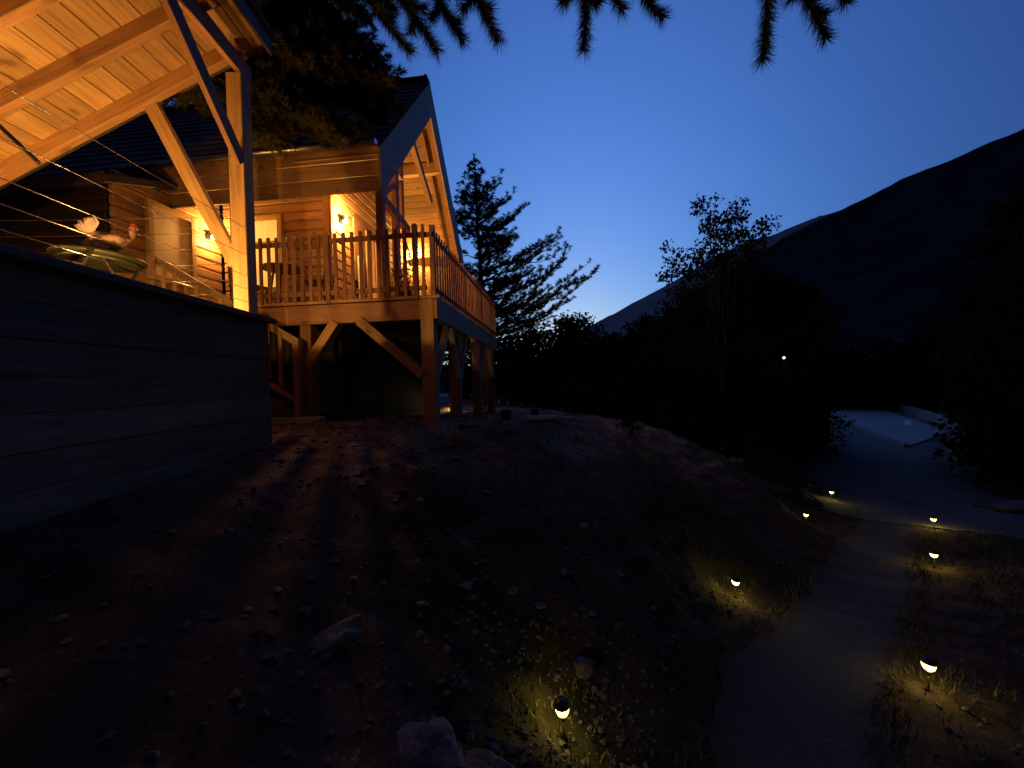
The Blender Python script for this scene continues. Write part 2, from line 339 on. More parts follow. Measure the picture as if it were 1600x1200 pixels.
# mountains: long ridges behind the trees
def interp_pts(P, x):
    xs = [p[0] for p in P]; ys = [p[1] for p in P]; return float(np.interp(x, xs, ys))
def ridge(name, P, D, r0, mat, az0, az1, n, jag, seed):
    """P: (azimuth degrees, elevation tangent) of the crest; slope rises from r0 to D"""
    m = 46; v = []
    for i in range(n+1):
        az = az0+(az1-az0)*i/n; el = interp_pts(P, az)
        crest = el*D
        for j in range(m+1):
            t = j/m*1.25; r = r0+(D-r0)*t; prof = (t**1.35 if t <= 1 else 1-(t-1)*2.2)
            x, y = r*math.sin(R(az)), r*math.cos(R(az))
            nn = mnoise.fractal(Vector((x/D*9+seed, y/D*9, seed)), 1.0, 2.0, 7)
            z = -6+(crest+6)*prof + nn*jag*(min(t, 1)**.7)*min(1, t*3)
            v.append((x, y, z+EYE))
    f = [(i*(m+1)+j, i*(m+1)+j+1, (i+1)*(m+1)+j+1, (i+1)*(m+1)+j) for i in range(n) for j in range(m)]
    me = quad_mesh(name, v, [q[::-1] for q in f], mat, False)
    return tag(link(name, me), kind='structure')
def azel(P):
    out = []
    for x, y in P:
        d = cF + cR*((x-800)/FOC) + cU*((600-y)/FOC); r = math.hypot(d.x, d.y); out.append((math.degrees(math.atan2(d.x, d.y)), d.z/r))
    return out
near = [(-60, .12), (0, .03), (8, .07)] + azel([(1000, 520), (1050, 484), (1120, 428), (1180, 396), (1240, 365), (1300, 333), (1370, 298), (1420, 275), (1480, 245), (1530, 223), (1600, 195)]) + [(62, .52), (75, .55), (95, .45), (130, .3), (170, .2), (200, .15)]
far = [(-60, .05), (-4, .02), (4, .06)] + azel([(900, 520), (935, 500), (975, 479), (1040, 443), (1100, 408), (1150, 383), (1215, 361), (1280, 333), (1320, 325), (1400, 330)]) + [(60, .2), (90, .1)]
ridge('mountain', near, 1000, 160, M['forest_hill'], -60, 200, 620, 9, 3)
ridge('far_mountain', far, 3000, 1200, M['hazy_hill'], -60, 90, 420, 22, 11)

# ------------------------------------------------------------------ timber building blocks
_bx = {}
def boxmesh(dx, dy, dz, mat, bev=.004, name='timber'):
    key = (round(dx, 4), round(dy, 4), round(dz, 4), mat.name, bev)
    if key in _bx: return _bx[key]
    bm = bmesh.new(); bmesh.ops.create_cube(bm, size=1); bmesh.ops.scale(bm, vec=(dx, dy, dz), verts=bm.verts)
    if bev: bmesh.ops.bevel(bm, geom=bm.edges[:], offset=min(bev, dx*.3, dy*.3, dz*.3), segments=1, affect='EDGES')
    me = bpy.data.meshes.new(name); bm.to_mesh(me); bm.free(); me.materials.append(mat); _bx[key] = me; return me
def wbox(name, parent, c, d, base, bev=.004, rot=None, rough=.62):
    """box centred at c with size d; base is a wood colour tuple (grain on the longest side) or a material"""
    mat = wood(base, int(np.argmax(d)), rough) if isinstance(base, tuple) else base
    return link(name, boxmesh(*d, mat, bev, name), parent, c, rot)
def beam(name, parent, p, q, w, h, base, up=(0, 0, 1), bev=.004, ext=0):
    """bar from p to q: w across, h along 'up'"""
    p = Vector(p); q = Vector(q); z = (q-p); ln = z.length+2*ext; z.normalize(); upv = Vector(up)
    if abs(z.dot(upv)) > .98: upv = Vector((0, 1, 0))
    x = z.cross(upv).normalized(); y = x.cross(z).normalized() ; y = -y if y.dot(upv) < 0 else y
    x = y.cross(z)
    rot = Matrix((x, y, z)).transposed()
    return wbox(name, parent, (p+q)/2, (w, h, round(ln, 3)), base, bev, rot)
def L(u, v, z): return Vector((-v, u, z))
def tube(pts, rad, n=8, cap=True):
    pts = [Vector(p) for p in pts]; v, f = [], []
    rads = rad if isinstance(rad, (list, tuple)) else [rad]*len(pts)
    for i, p in enumerate(pts):
        t = (pts[min(i+1, len(pts)-1)]-pts[max(i-1, 0)]).normalized(); a = Vector((0, 0, 1)) if abs(t.z) < .9 else Vector((1, 0, 0))
        x = t.cross(a).normalized(); y = t.cross(x)
        for k in range(n):
            an = k/n*6.2832; v.append(p+(x*math.cos(an)+y*math.sin(an))*rads[i])
    for i in range(len(pts)-1):
        for k in range(n): f.append((i*n+k, i*n+(k+1) % n, (i+1)*n+(k+1) % n, (i+1)*n+k))
    if cap: f += [tuple(range(n))[::-1], tuple(range((len(pts)-1)*n, len(pts)*n))]
    return v, f
def lathe(prof, n=24, sx=1, sy=1):
    v, f = [], []
    for r, z in prof:
        for k in range(n): a = k/n*6.2832; v.append((r*math.cos(a)*sx, r*math.sin(a)*sy, z))
    for i in range(len(prof)-1):
        for k in range(n): f.append((i*n+k, i*n+(k+1) % n, (i+1)*n+(k+1) % n, (i+1)*n+k))
    f += [tuple(range(n))[::-1], tuple(range((len(prof)-1)*n, len(prof)*n))]
    return v, f
def plight(name, parent, loc, power, col, size=.05):
    l = bpy.data.lights.new(name, 'POINT'); l.energy = power; l.color = col; l.shadow_soft_size = size
    o = bpy.data.objects.new(name, l); COL.objects.link(o); o.parent = parent; o.location = loc; return o
LAMP = (1, .455, .10)
Z0 = Vector((0, 0, EYE))

# ================================================================== CABIN
CO = Vector((-1.1789, 5.7138, 1.2847)) + Z0
CAB = empty('log_cabin', CO, R(-6.5), 'log cabin on a raised deck, steep gable roof, lit orange from within', 'cabin')
SL = 1.13; RU, RZ = 2.5, 2.35+SL*2.45
def roofz(u): return RZ - SL*abs(u-RU)
# roof: courses of shingles over rafters
UF, UB = .02, 6.1
V0, V1 = .72, 9.2
for side, ue in ((-1, UF), (1, UB)):
    n = int(abs(ue-RU)*math.hypot(1, SL)/.27)
    for k in range(n):
        ua = RU+side*abs(ue-RU)*k/n; ub = RU+side*abs(ue-RU)*(k+1.12)/n
        pa = L(ua, 0, roofz(ua)+.02); pb = L(ub, 0, roofz(ub)+.055); mid = (pa+pb)/2; ln = (pb-pa).length
        ang = math.atan2(pb.z-pa.z, pb.y-pa.y)
        wbox('shingle_course', CAB, (-(V0+V1)/2, mid.y, mid.z), (V1-V0-.002*(k % 3), round(ln, 3), .03), M['shingle'], .004, Matrix.Rotation(ang, 3, 'X'))
wbox('ridge_cap', CAB, (-(V0+V1)/2, RU, RZ+.06), (V1-V0+.02, .22, .05), M['shingle'])
wbox('finial', CAB, (-V0-.05, RU, RZ+.11), (.06, .1, .09), M['shingle'])
def slope_board(name, ua, ub, v, drop, h, thick, base):
    """board in the roof pitch between ua and ub, at distance v, hanging 'drop' below the roof surface (vertical height h)"""
    hp = h*math.cos(math.atan(SL))
    a = L(ua, v, roofz(ua)-drop-h/2); b = L(ub, v, roofz(ub)-drop-h/2)
    return beam(name, CAB, a, b, thick, hp, base)
def fascia(ua, ub, v, h, t, base, name='bargeboard'):
    """plumb-cut board following the slope"""
    vs = []
    for vv in (v-t/2, v+t/2):
        for u in (ua, ub):
            vs += [L(u, vv, roofz(u)-.005), L(u, vv, roofz(u)-h)]
    f = [(0, 1, 3, 2), (4, 6, 7, 5), (0, 4, 5, 1), (2, 3, 7, 6), (0, 2, 6, 4), (1, 5, 7, 3)]
    return link(name, pymesh(name, vs, f, wood(base, 1)), CAB)
fascia(UF-.06, RU, .70, .74, .035, GREYW); fascia(RU, UB+.05, .70, .74, .035, GREYW)
for v in (.82,):
    slope_board('rafter', RU+.03, UB, .80, .16, .34, .13, OAK); slope_board('rafter', RU+.4, UB, 1.02, .18, .26, .07, WARM)
    slope_board('rafter', UF+.15, RU-.03, v, .18, .30, .10, OAK)
# ceiling boards under the far and near slope of the gable overhang
for side, ue, V1c in ((1, UB, 2.12), (-1, UF, 2.12)):
    LN = abs(ue-RU)*math.hypot(1, SL); n = int(LN/.145)
    for k in range(n):
        u = RU+side*abs(ue-RU)*(k+.5)/n; z = roofz(u)-.10/math.cos(math.atan(SL))
        wbox('ceiling_board', CAB, (-(.73+V1c)/2, u, z), (V1c-.73, round(LN/n-.006, 4), .02), PINE, .005, Matrix.Rotation(-side*math.atan(SL), 3, 'X'))
for u, hh in ((3.35, .18), (4.85, .16)):
    wbox('purlin', CAB, L(u, 1.42, roofz(u)-.40), (1.36, .14, hh+.06), WARM)
wbox('ridge_beam', CAB, L(RU, 1.42, RZ-.42), (1.38, .12, .26), WARM)
# eave header boards along the front, under the gutter
for k in range(3):
    wbox('header_board', CAB, L(.09, 2.78+.25, 1.775+.238*k), (4.1+.5, .035, .228), WARM)
wbox('eave_board', CAB, L(.05, 3.0, 2.37), (4.56, .03, .10), DARKW)
v_, f_ = [], []
for i in range(2):
    for k in range(13):
        a = math.pi*(k/12); v_.append(L(-.05+.065*math.cos(a), (.74, 5.2)[i], 2.33-.07*math.sin(a)))
f_ = [(k, k+1, 14+k, 13+k) for k in range(12)]
gm = pymesh('gutter', v_, f_, M['zinc'], True); go = link('gutter', gm, CAB); so = go.modifiers.new('s', 'SOLIDIFY'); so.thickness = .004
for vv in (1.3, 2.2, 3.1, 4.0): wbox('gutter_bracket', go, L(-.05, vv, 2.335), (.02, .145, .012), M['zinc'], .002)
wbox('gutter_end', go, L(-.05, .735, 2.30), (.006, .13, .08), M['zinc'], .002)
# porch ceiling above the front strip
for k in range(6):
    wbox('porch_ceiling_board', CAB, L(.12+.15*k+.07, 2.75, 2.30), (4.0, .142, .02), PINE)
# front wall (u = 1) of horizontal logs
for k in range(14):
    z = .085+.17*k
    ln = 2.1; 
    wbox('wall_board', CAB, L(1.02, 2.15+ln/2, z), (ln, .10, .164), WARM, .022)
wbox('corner_board', CAB, L(.965, 2.20, 1.19), (.13, .03, 2.38), WARM); wbox('corner_board', CAB, L(1.03, 2.115, 1.19), (.03, .12, 2.38), WARM)
# side wall (v = 2.13), horizontal logs receding, up into the gable
for k in range(27):
    z = .085+.17*k
    ua = 1.10 if z < 2.3 else max(1.10, RU-(RZ-.25-z)/SL); ub = 6.25 if z < 1.2 else RU+(RZ-.25-z)/SL
    if ub-ua < .3: continue
    wbox('gable_board', CAB, L((ua+ub)/2, 2.18, z), (.10, round(ub-ua, 3), .164), WARM, .022)
# the porch window in the front wall
def window(parent, c, w, h, axis_, pane, frame_col=PINE, mull=True, fr=.09, blind=False):
    """axis_ 0: lies along local x facing -y ; 1: lies along y facing +x"""
    def P(a, b, n): return Vector((c[0]+(a if axis_ == 0 else n), c[1]+(a if axis_ == 1 else -n), c[2]+b))
    def D(a, t, b): return (a, t, b) if axis_ == 0 else (t, a, b)
    win = wbox('window', parent, P(0, 0, .012), D(w, .012, h), pane, 0)
    for s in (-1, 1):
        wbox('frame', win, P(s*(w/2+fr/2), 0, .03)-Vector(win.location), D(fr, .07, h+2*fr), frame_col)
        wbox('frame', win, P(0, s*(h/2+fr/2), .03)-Vector(win.location), D(w, .07, fr), frame_col)
    if mull:
        wbox('glazing_bar', win, P(0, h*.18, .03)-Vector(win.location), D(w, .03, .03), frame_col)
    return win
w1 = window(CAB, L(.96, 3.42, 1.13), .62, 1.22, 0, M['pane_glow'])
# the side door with glazed orange panels and far window glowing
window(CAB, L(2.45, 2.12, .98), .34, 1.75, 1, M['pane_warm'], WARM, False, .1)
window(CAB, L(3.1, 2.12, .98), .34, 1.75, 1, M['pane_warm'], WARM, False, .1)
wbox('door_panel', CAB, L(1.98, 2.10, 1.42), (.04, .52, 1.25), OAK)
window(CAB, L(5.92, 2.12, 1.15), .75, 1.5, 1, M['pane_glow'], PINE, True)
wbox('curtain', CAB, L(1.93, 2.065, .70), (.02, .22, 1.2), M['curtain'], .01)
# porch posts and gable truss
for u, zt in ((.14, 1.655), (.70, roofz(.70)-.76)):
    wbox('porch_post', CAB, L(u, .79, zt/2), (.11, .11, round(zt, 3)), OAK)
beam('tie_beam', CAB, L(.20, .79, 1.60), L(1.25, .79, 1.50), .10, .13, OAK)
beam('truss_brace', CAB, L(.22, .79, 1.68), L(.62, .79, 2.02), .07, .10, OAK)
beam('truss_brace', CAB, L(1.15, .86, 1.60), L(1.15, .86, roofz(1.15)-.5), .07, .10, OAK)
0 and beam('collar_tie', CAB, L(1.5, .90, 3.02), L(3.6, .90, 3.02), .10, .16, WARM)
beam('truss_brace', CAB, L(1.72, .88, roofz(1.72)-.70), L(2.9, .88, 2.75), .10, .14, WARM)
0 and wbox('king_post', CAB, L(RU, .92, 3.72), (.10, .12, 1.3), WARM)
# below the deck: foundation wall of the cabin
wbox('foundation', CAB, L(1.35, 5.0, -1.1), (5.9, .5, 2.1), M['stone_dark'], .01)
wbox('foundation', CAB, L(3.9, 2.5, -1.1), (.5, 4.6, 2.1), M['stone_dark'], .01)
# left wing (faces the stairs)
for k in range(13):
    z = .085+.17*k; ua = -.75
    if z > 1.9: ua = -.75+(z-1.6)/.30*.55
    if 1.02-ua < .15: continue
    wbox('wing_board', CAB, L((ua+1.02)/2, 4.37, z), (.10, round(1.02-ua, 3), .164), WARM, .022)
for k in range(21):
    wbox('wing_front_board', CAB, L(-.74, 6.8, 1.52-.17*k), (4.75, .08, .164), (.03, .02, .015), .02)  # near-black colour stands in for shade, so this front looks unlit
ww = window(CAB, L(.04, 4.31, 1.02), .62, 1.05, 1, M['glassy'], PINE, False, .08)
wr = [L(-1.0, 4.18, 1.55), L(1.05, 4.18, 2.30), L(1.05, 9.1, 2.30), L(-1.0, 9.1, 1.55)]
v_ = wr + [p+Vector((0, 0, .1)) for p in wr]
link('wing_roof', pymesh('wing_roof', v_, [(0, 3, 2, 1), (4, 5, 6, 7), (0, 1, 5, 4), (1, 2, 6, 5), (2, 3, 7, 6), (3, 0, 4, 7)], M['shingle']), CAB)
wbox('wing_fascia', CAB, L(-1.03, 6.6, 1.58), (5.0, .03, .16), DARKW)

# wall lamps
def wall_lamp(loc, rz, label, power, col=LAMP, up=0):
    t = empty('wall_lamp', loc, rz, label, 'lamp', 'warm wall lamps on the cabin')
    wbox('bracket', t, (0, -.02, .10), (.05, .10, .03), M['black_metal'], .004)
    wbox('back_plate', t, (0, .03, .05), (.08, .02, .18), M['black_metal'], .004)
    v, f = lathe([(.012, .12), (.05, .10), (.075, .045), (.08, .04)], 16)
    link('shade', pymesh('shade', v, f[:-2], M['black_metal'], True), t, (0, -.07, 0))
    v, f = lathe([(.008, .05), (.028, .03), (.036, 0), (.028, -.03), (.008, -.045)], 14)
    link('bulb', pymesh('bulb', v, f, M['bulb'], True), t, (0, -.07, 0))
    plight('lamp_light', t, (0, -.10, -.07), power, col, .03)
    if up: plight('lamp_light', t, (0, -.10, .20), up, col, .03)
    return t
def cabw(u, v, z): return CO + Matrix.Rotation(R(-6.5), 3, 'Z') @ L(u, v, z)
wall_lamp(cabw(1.30, 2.08, 1.78), R(-6.5+90), 'bright wall lamp beside the side door of the cabin', 120, up=70)
wall_lamp(cabw(.72, 4.27, 1.42), R(-6.5+90), 'bright wall lamp beside the wing window, behind the stairs', 48, up=30)
wall_lamp(cabw(4.85, 2.08, 2.0), R(-6.5+90), 'wall lamp above the far side window, lighting the planked gable ceiling', 50, up=250)

# ================================================================== DECK
DK = empty('raised_deck', CO+Vector((0, 0, 0)), R(-6.5), 'raised wooden deck on square posts with a picket railing', 'deck')
k = 0; v = -.05
while v < 4.25:
    ln = 6.02 if v < 2.05 else .98
    o = wbox('floor_board', DK, L(ln/2, v+.07, -.015), (.138, ln, .03), OAK, .003); v += .145
wbox('front_beam', DK, L(.06, 2.0, -.195), (4.2, .10, .29), OAK)
wbox('side_beam', DK, L(3.06, -.04, -.20), (.10, 5.9, .30), GREYW)
wbox('edge_board', DK, L(-.005, 2.0, -.015), (4.3, .025, .045), WARM); wbox('edge_board', DK, L(3.0, -.075, -.02), (.025, 6.02, .05), GREYW)
wbox('back_beam', DK, L(5.95, 1.1, -.20), (2.1, .10, .30), DARKW)
for u in np.arange(.5, 5.9, .55): wbox('joist', DK, L(u, 1.05, -.12), (2.1, .06, .17), DARKW)
for i, u in enumerate((.10, 1.55, 3.55, 5.5)):
    wx = cabw(u, .04, 0); g = Hz(wx.x, wx.y)-CO.z
    zt = -.35 if i else -.04
    wbox('post', DK, L(u, .06, (g-.15+zt)/2), (.20, .20, round(zt-g+.15, 3)), WARM if i == 0 else OAK, .006)
wx = cabw(.06, 2.02, 0); g = Hz(wx.x, wx.y)-CO.z
wbox('post', DK, L(.08, 2.0, (g-.1-.35)/2), (.18, .18, round(-.35-g+.1, 3)), OAK, .006)
wx = cabw(.06, 3.9, 0)
wbox('post', DK, L(.08, 3.9, (g-.1-.35)/2), (.18, .18, round(-.35-g+.1, 3)), OAK, .006)
beam('brace', DK, L(.05, 1.12, -.32), L(.05, .15, -1.17), .14, .17, WARM, (0, -1, 0))
beam('brace', DK, L(.05, 1.50, -.32), L(.05, 2.0, -.98), .14, .17, WARM, (0, -1, 0))
for a, b in ((.16, .86), (1.50, 1.05), (1.62, 2.15), (3.5, 2.85), (3.62, 4.2), (5.45, 4.9)):
    beam('brace', DK, L(a, -.0, -1.22), L(b, -.0, -.33), .08, .10, GREYW, (1, 0, 0))
# railing
RL = link('railing', boxmesh(.075, .075, 1.12, wood(OAK, 2), .006, 'corner_post'), DK, L(.0, .21, .51))
RO = Vector(RL.location)
def rp(name, c, d, base=OAK, **k): return wbox(name, RL, Vector(c)-RO, d, base, **k)
v = .36; n = 0
while v < 2.95:
    hh = 1.02+random.uniform(-.015, .015)
    if n % 13 == 9: rp('railing_post', L(.0, v, .50), (.07, .07, 1.06))
    else: rp('picket', L(-.025, v, .51), (.058, .022, round(hh, 2)))
    v += .137; n += 1
rp('top_rail', L(.005, 1.5, .915), (2.9, .035, .07)); rp('bottom_rail', L(.005, 1.5, .125), (2.9, .035, .07))
u = .09; n = 0
while u < 6.0:
    if n % 14 == 0: rp('railing_post', L(u, -.03, .51), (.075, .075, 1.12))
    else: rp('picket', L(u, -.055, .50), (.022, .048, round(1.02+random.uniform(-.02, .02), 2)), OAK if u < 3 else WARM)
    u += .137 if u < 3 else .098; n += 1
rp('top_rail', L(3.0, -.03, .915), (.035, 5.9, .07)); rp('bottom_rail', L(3.0, -.03, .125), (.035, 5.9, .07))
rp('handrail', L(4.55, -.045, 1.04), (.11, 2.95, .035), WARM)
rp('corner_rail', L(.03, .08, .915), (.26, .035, .07)); 
rp('picket', L(-.02, .08, .52), (.048, .022, 1.08))

# things standing on the deck
def deckthing(name, u, v, label, cat, rz=0, z=0, group=None): return empty(name, cabw(u, v, z), R(-6.5)+rz, label, cat, group)
t = deckthing('patio_table', .55, 2.75, 'small round dark table on the porch in front of the lit window', 'table')
v_, f_ = lathe([(.01, .70), (.33, .70), (.34, .715), (.33, .73), (.01, .73)], 24); link('tabletop', pymesh('tabletop', v_, f_, wood(DARKW, 0)), t)
for k in range(4):
    a = k*1.5708+.4; beam('leg', t, (.25*math.cos(a), .25*math.sin(a), 0), (.14*math.cos(a), .14*math.sin(a), .70), .03, .03, DARKW)
def chair(u, v, rz, label):
    t = deckthing('porch_chair', u, v, label, 'chair', rz, 0, 'wooden chairs on the porch')
    wbox('seat', t, (0, 0, .43), (.42, .42, .03), DARKW)
    for sx in (-1, 1):
        beam('leg', t, (sx*.19, -.19, 0), (sx*.18, -.18, .42), .035, .035, DARKW); beam('leg', t, (sx*.19, .20, 0), (sx*.18, .17, .42), .035, .035, DARKW)
        beam('back_post', t, (sx*.18, .19, .44), (sx*.17, .25, .92), .035, .03, DARKW)
    for z in (.62, .76, .88): wbox('back_slat', t, (0, .21+.1*(z-.5), z), (.33, .015, .07), DARKW)
    return t
chair(.5, 3.35, 1.3, 'dark wooden chair on the porch under the lit front window')
chair(.5, 2.1, -1.4, 'dark wooden chair on the porch in front of the cabin corner')
t = deckthing('potted_plant', .32, .52, 'leafy potted plant on the deck by the corner railing', 'plant')
v_, f_ = lathe([(.09, 0), (.13, .22), (.14, .23), (.12, .23), (.11, .20)], 18); link('pot', pymesh('pot', v_, f_, M['plastic_black'], True), t)
tri = []
for k in range(150):
    a = random.uniform(0, 6.28); r = random.uniform(.02, .2); p = Vector((r*math.cos(a), r*math.sin(a), .2+random.uniform(0, .3)))
    d = Vector((math.cos(a), math.sin(a), random.uniform(-.2, 1))).normalized(); s = d.cross(Vector((0, 0, 1))).normalized()*.018
    tri.append([p-s, p+s, p+d*.09])
link('foliage', tris_mesh('foliage', tri, M['leaf']), t)
t = deckthing('candle', .42, .86, 'small lit candle on the deck beside the porch post', 'candle', z=.0)
wbox('candle_stand', t, (0, 0, .09), (.10, .10, .18), WARM)
v_, f_ = lathe([(.025, .18), (.027, .19), (.027, .25), (.01, .252)], 12); link('wax', pymesh('wax', v_, f_, M['feather_white'], True), t)
v_, f_ = lathe([(.003, .255), (.012, .27), (.010, .29), (.001, .325)], 10); link('flame', pymesh('flame', v_, f_, M['flame'], True), t)

# ================================================================== STAIRS
ST = empty('staircase', cabw(-.22, 2.0, -1.85), R(-6.5), 'wooden stairs with a picket handrail climbing to the porch behind the terrace', 'stairs')
def S(v, z, u=0): return Vector((-(v-2.0), u, z+1.85))   # local: along -v, height above foot
# rail line z = -.61 + .59*(v-2)
sl = .60
beam('handrail', ST, S(1.98, -.64), S(4.45, .82), .04, .11, PINE)
wbox('newel', ST, S(1.99, -1.25), (.10, .10, 1.30), OAK); wbox('newel', ST, S(4.45, .28), (.09, .09, 1.2), OAK)
beam('lower_rail', ST, S(2.05, -1.48), S(4.42, -.08), .035, .07, OAK)
v = 2.24
while v < 4.35:
    z = -.64+(v-1.98)*.591; wbox('baluster', ST, S(v, z-.40, -.03), (.06, .025, .80), PINE if v > 3 else OAK); v += .19
beam('stringer', ST, S(1.95, -1.86), S(4.5, -.30), .045, .22, DARKW)
beam('stringer', ST, S(1.95, -1.86, .75), S(4.5, -.30, .75), .045, .22, DARKW)
for k in range(9):
    v = 2.05+.27*k; wbox('tread', ST, S(v+.1, -1.70+.175*k, .37), (.27, .72, .035), OAK)
sl_ = empty('timber_step', cabw(-.25, 2.08, 0), R(-6.5), 'pale timber sleeper lying at the foot of the stairs', 'timber')
g = Hz(sl_.location.x, sl_.location.y); sl_.location.z = g
wbox('sleeper', sl_, (.05, .0, .04), (.95, .16, .12), GREYW, .012, Matrix.Rotation(-.12, 3, 'Z'))

# ================================================================== TERRACE WALL + PAVILION
WO = Vector((-2.5132, 4.0077, .7152)) + Z0
PYAW = R(2.5)
def pavw(u, v, z): return WO + Matrix.Rotation(PYAW, 3, 'Z') @ L(u, v, z)
RW = empty('terrace_wall', WO, PYAW, 'tall dark board wall holding up the terrace on the left', 'wall')
for k in range(8):
    z0 = -.06-.19*k
    seg = [(-7, -3.6), (-3.598, 0)]
    for a, b in seg: wbox('wall_board', RW, L((a+b)/2, .03+.004*math.sin(k*2.1+a), z0-.095), (.05, round(b-a-.004, 3), .187), WALLW, .003, rough=.9)
    wbox('end_board', RW, L(-.02+.004*math.sin(k), 1.5, z0-.095), (2.9, .05, .184), WALLW, .006, rough=.9)
wbox('cap', RW, L(-3.5, .05, -.03), (.20, 7.1, .05), DARKW); wbox('cap', RW, L(-.02, 1.65, -.03), (3.0, .16, .05), DARKW)
TF = empty('terrace_floor', WO, PYAW); TF['kind'] = 'structure'
for k in range(28): wbox('terrace_board', TF, L(-3.58, .2+.145*k+.07, -.075), (.138, 6.9, .03), OAK, .003)

PV = empty('pavilion', WO, PYAW, 'timber pavilion with a planked sloping roof lit orange from below', 'pavilion')
SP = .5395
def pz(v): return 2.66-SP*(v-.23)        # underside of the ceiling boards
pang = math.atan(SP)
v = -.12; k = 0
cosp = math.cos(pang)
while v < 4.2:
    vm = v+.09
    wbox('ceiling_board', PV, L(-2.02, vm, pz(vm)+.012), (.192, 4.0, .024), PINE, .005, Matrix.Rotation(-pang, 3, 'Y'))
    v += .198*cosp; k += 1
for u in (-.16, -.645, -1.12, -1.6, -2.08, -2.56, -3.04):
    a = L(u, -.06, pz(-.06)-.075); b = L(u, 4.1, pz(4.1)-.075)
    if u == -.16: a = L(u, .10, pz(.10)-.075)
    beam('rafter', PV, a, b, .075, .14, RAFT)
beam('plate', PV, L(-4.0, .125, 2.50), L(.02, .125, 2.50), .055, .17, OAK)
beam('fascia_board', PV, L(-4.0, -.10, pz(-.10)+.0), L(.03, -.10, pz(-.10)+.0), .03, .20, DARKW)
link('roofing', pymesh('roofing', [L(-4.1, -.15, pz(-.15)+.05), L(.08, -.15, pz(-.15)+.05), L(.08, 4.3, pz(4.3)+.05), L(-4.1, 4.3, pz(4.3)+.05), L(-4.1, -.15, pz(-.15)+.09), L(.08, -.15, pz(-.15)+.09), L(.08, 4.3, pz(4.3)+.09), L(-4.1, 4.3, pz(4.3)+.09)],
     [(0, 3, 2, 1), (4, 5, 6, 7), (0, 1, 5, 4), (1, 2, 6, 5), (2, 3, 7, 6), (3, 0, 4, 7)], M['shingle']), PV)
wbox('post', PV, L(-.09, .17, 1.205), (.15, .15, 2.42), PINE, .006)
wbox('post', PV, L(-3.8, .17, 1.205), (.15, .15, 2.42), PINE, .006)
wbox('post', PV, L(-.09, 4.0, .27), (.15, .15, .6), PINE, .006)
beam('brace', PV, L(-.16, .125, 1.52), L(-1.06, .125, 2.42), .05, .14, OAK)
beam('brace', PV, L(-.115, .23, .52), L(-.115, 1.02, 2.17), .07, .13, PINE)
a = pix(-40, 160, 2.9)-WO; b = pix(61, 255, 3.0)-WO; iR = Matrix.Rotation(-PYAW, 3, 'Z')
v_, f_ = tube([iR @ a, iR @ b], .016); link('tie_rod', pymesh('tie_rod', v_, f_, M['black_metal'], True), PV)
# floor lanterns that light the pavilion
def lantern(u, v, p, label):
    t = empty('floor_lantern', pavw(u, v, -.06), PYAW, label, 'lamp', 'floor lanterns on the terrace')
    v_, f_ = lathe([(.05, 0), (.055, .01), (.05, .03), (.045, .035)], 16); link('lamp_base', pymesh('lamp_base', v_, f_, M['black_metal'], True), t)
    v_, f_ = lathe([(.045, .036), (.045, .07), (.03, .09), (.005, .095)], 16); link('lamp_glass', pymesh('lamp_glass', v_, f_, M['bulb'], True), t)
    plight('lamp_light', t, (0, 0, .14), p, LAMP, .04)
lantern(-1.10, .80, 125, 'floor lantern in the middle of the terrace lighting the roof boards')
lantern(-1.7, 2.3, 110, 'floor lantern at the inner side of the terrace, farther from the cable railing')
lantern(-.55, .40, 15, 'small floor lantern close to the corner post of the pavilion')
# cable railing
CR = empty('cable_railing', pavw(-.09, .17, 0), PYAW, 'thin steel cable railing strung from the pavilion corner post', 'railing')
def wire(p, q, r=.0026):
    p = Vector(p); q = Vector(q); mid = [p.lerp(q, t)-Vector((0, 0, .02*4*t*(1-t)*(q-p).length/3)) for t in (0, .25, .5, .75, 1)]
    v_, f_ = tube(mid, r, 6); link('cable', pymesh('cable', v_, f_, M['steel'], True), CR)
for z in (.88, .61, .40, .27, .14):
    wire(L(-.07, -.05, z), L(-4.6, -.05, z))
for z in (1.02, .86, .70, .54, .38, .24, .13):
    wire(L(.0, .07, z), L(.0, 3.7, z))
wbox('end_post', CR, L(-4.62, -.05, .45), (.05, .05, .92), M['black_metal']); wbox('end_post', CR, L(0, 3.75, .5), (.08, .08, 1.05), OAK)

# table and chair on the terrace
TB = empty('garden_table', pavw(-.36, 1.30, -.06), PYAW+.1, 'green metal garden table with a rounded top on the terrace', 'table')
v_, f_ = lathe([(.01, .56), (.29, .56), (.305, .57), (.31, .58), (.305, .59), (.29, .60), (.01, .60)], 32, 1.0, 1.1); link('tabletop', pymesh('tabletop', v_, f_, M['green_metal'], True), TB)
v_, f_ = lathe([(.25, .53), (.26, .53), (.26, .56), (.25, .56)], 32, 1.0, 1.15); link('apron', pymesh('apron', v_, f_, M['green_metal'], True), TB)
for sx in (-1, 1):
    beam('leg', TB, (sx*.22, -.22, 0), (sx*.17, .20, .54), .025, .025, M['black_metal']); beam('leg', TB, (sx*.22, .22, 0), (sx*.17, -.20, .54), .025, .025, M['black_metal'])
CH = empty('garden_chair', pavw(-.80, 1.35, -.06), PYAW-.5, 'dark slatted garden chair pulled up beside the green table', 'chair')
for k in range(5): wbox('seat_slat', CH, (0, -.16+.08*k, .42), (.40, .065, .015), M['black_metal'])
for sx in (-1, 1):
    beam('leg', CH, (sx*.19, -.2, 0), (sx*.19, .16, .42), .02, .02, M['black_metal']); beam('leg', CH, (sx*.19, .2, 0), (sx*.19, -.16, .42), .02, .02, M['black_metal'])
    beam('back_post', CH, (sx*.19, .18, .40), (sx*.19, .26, .58), .02, .02, M['black_metal'])
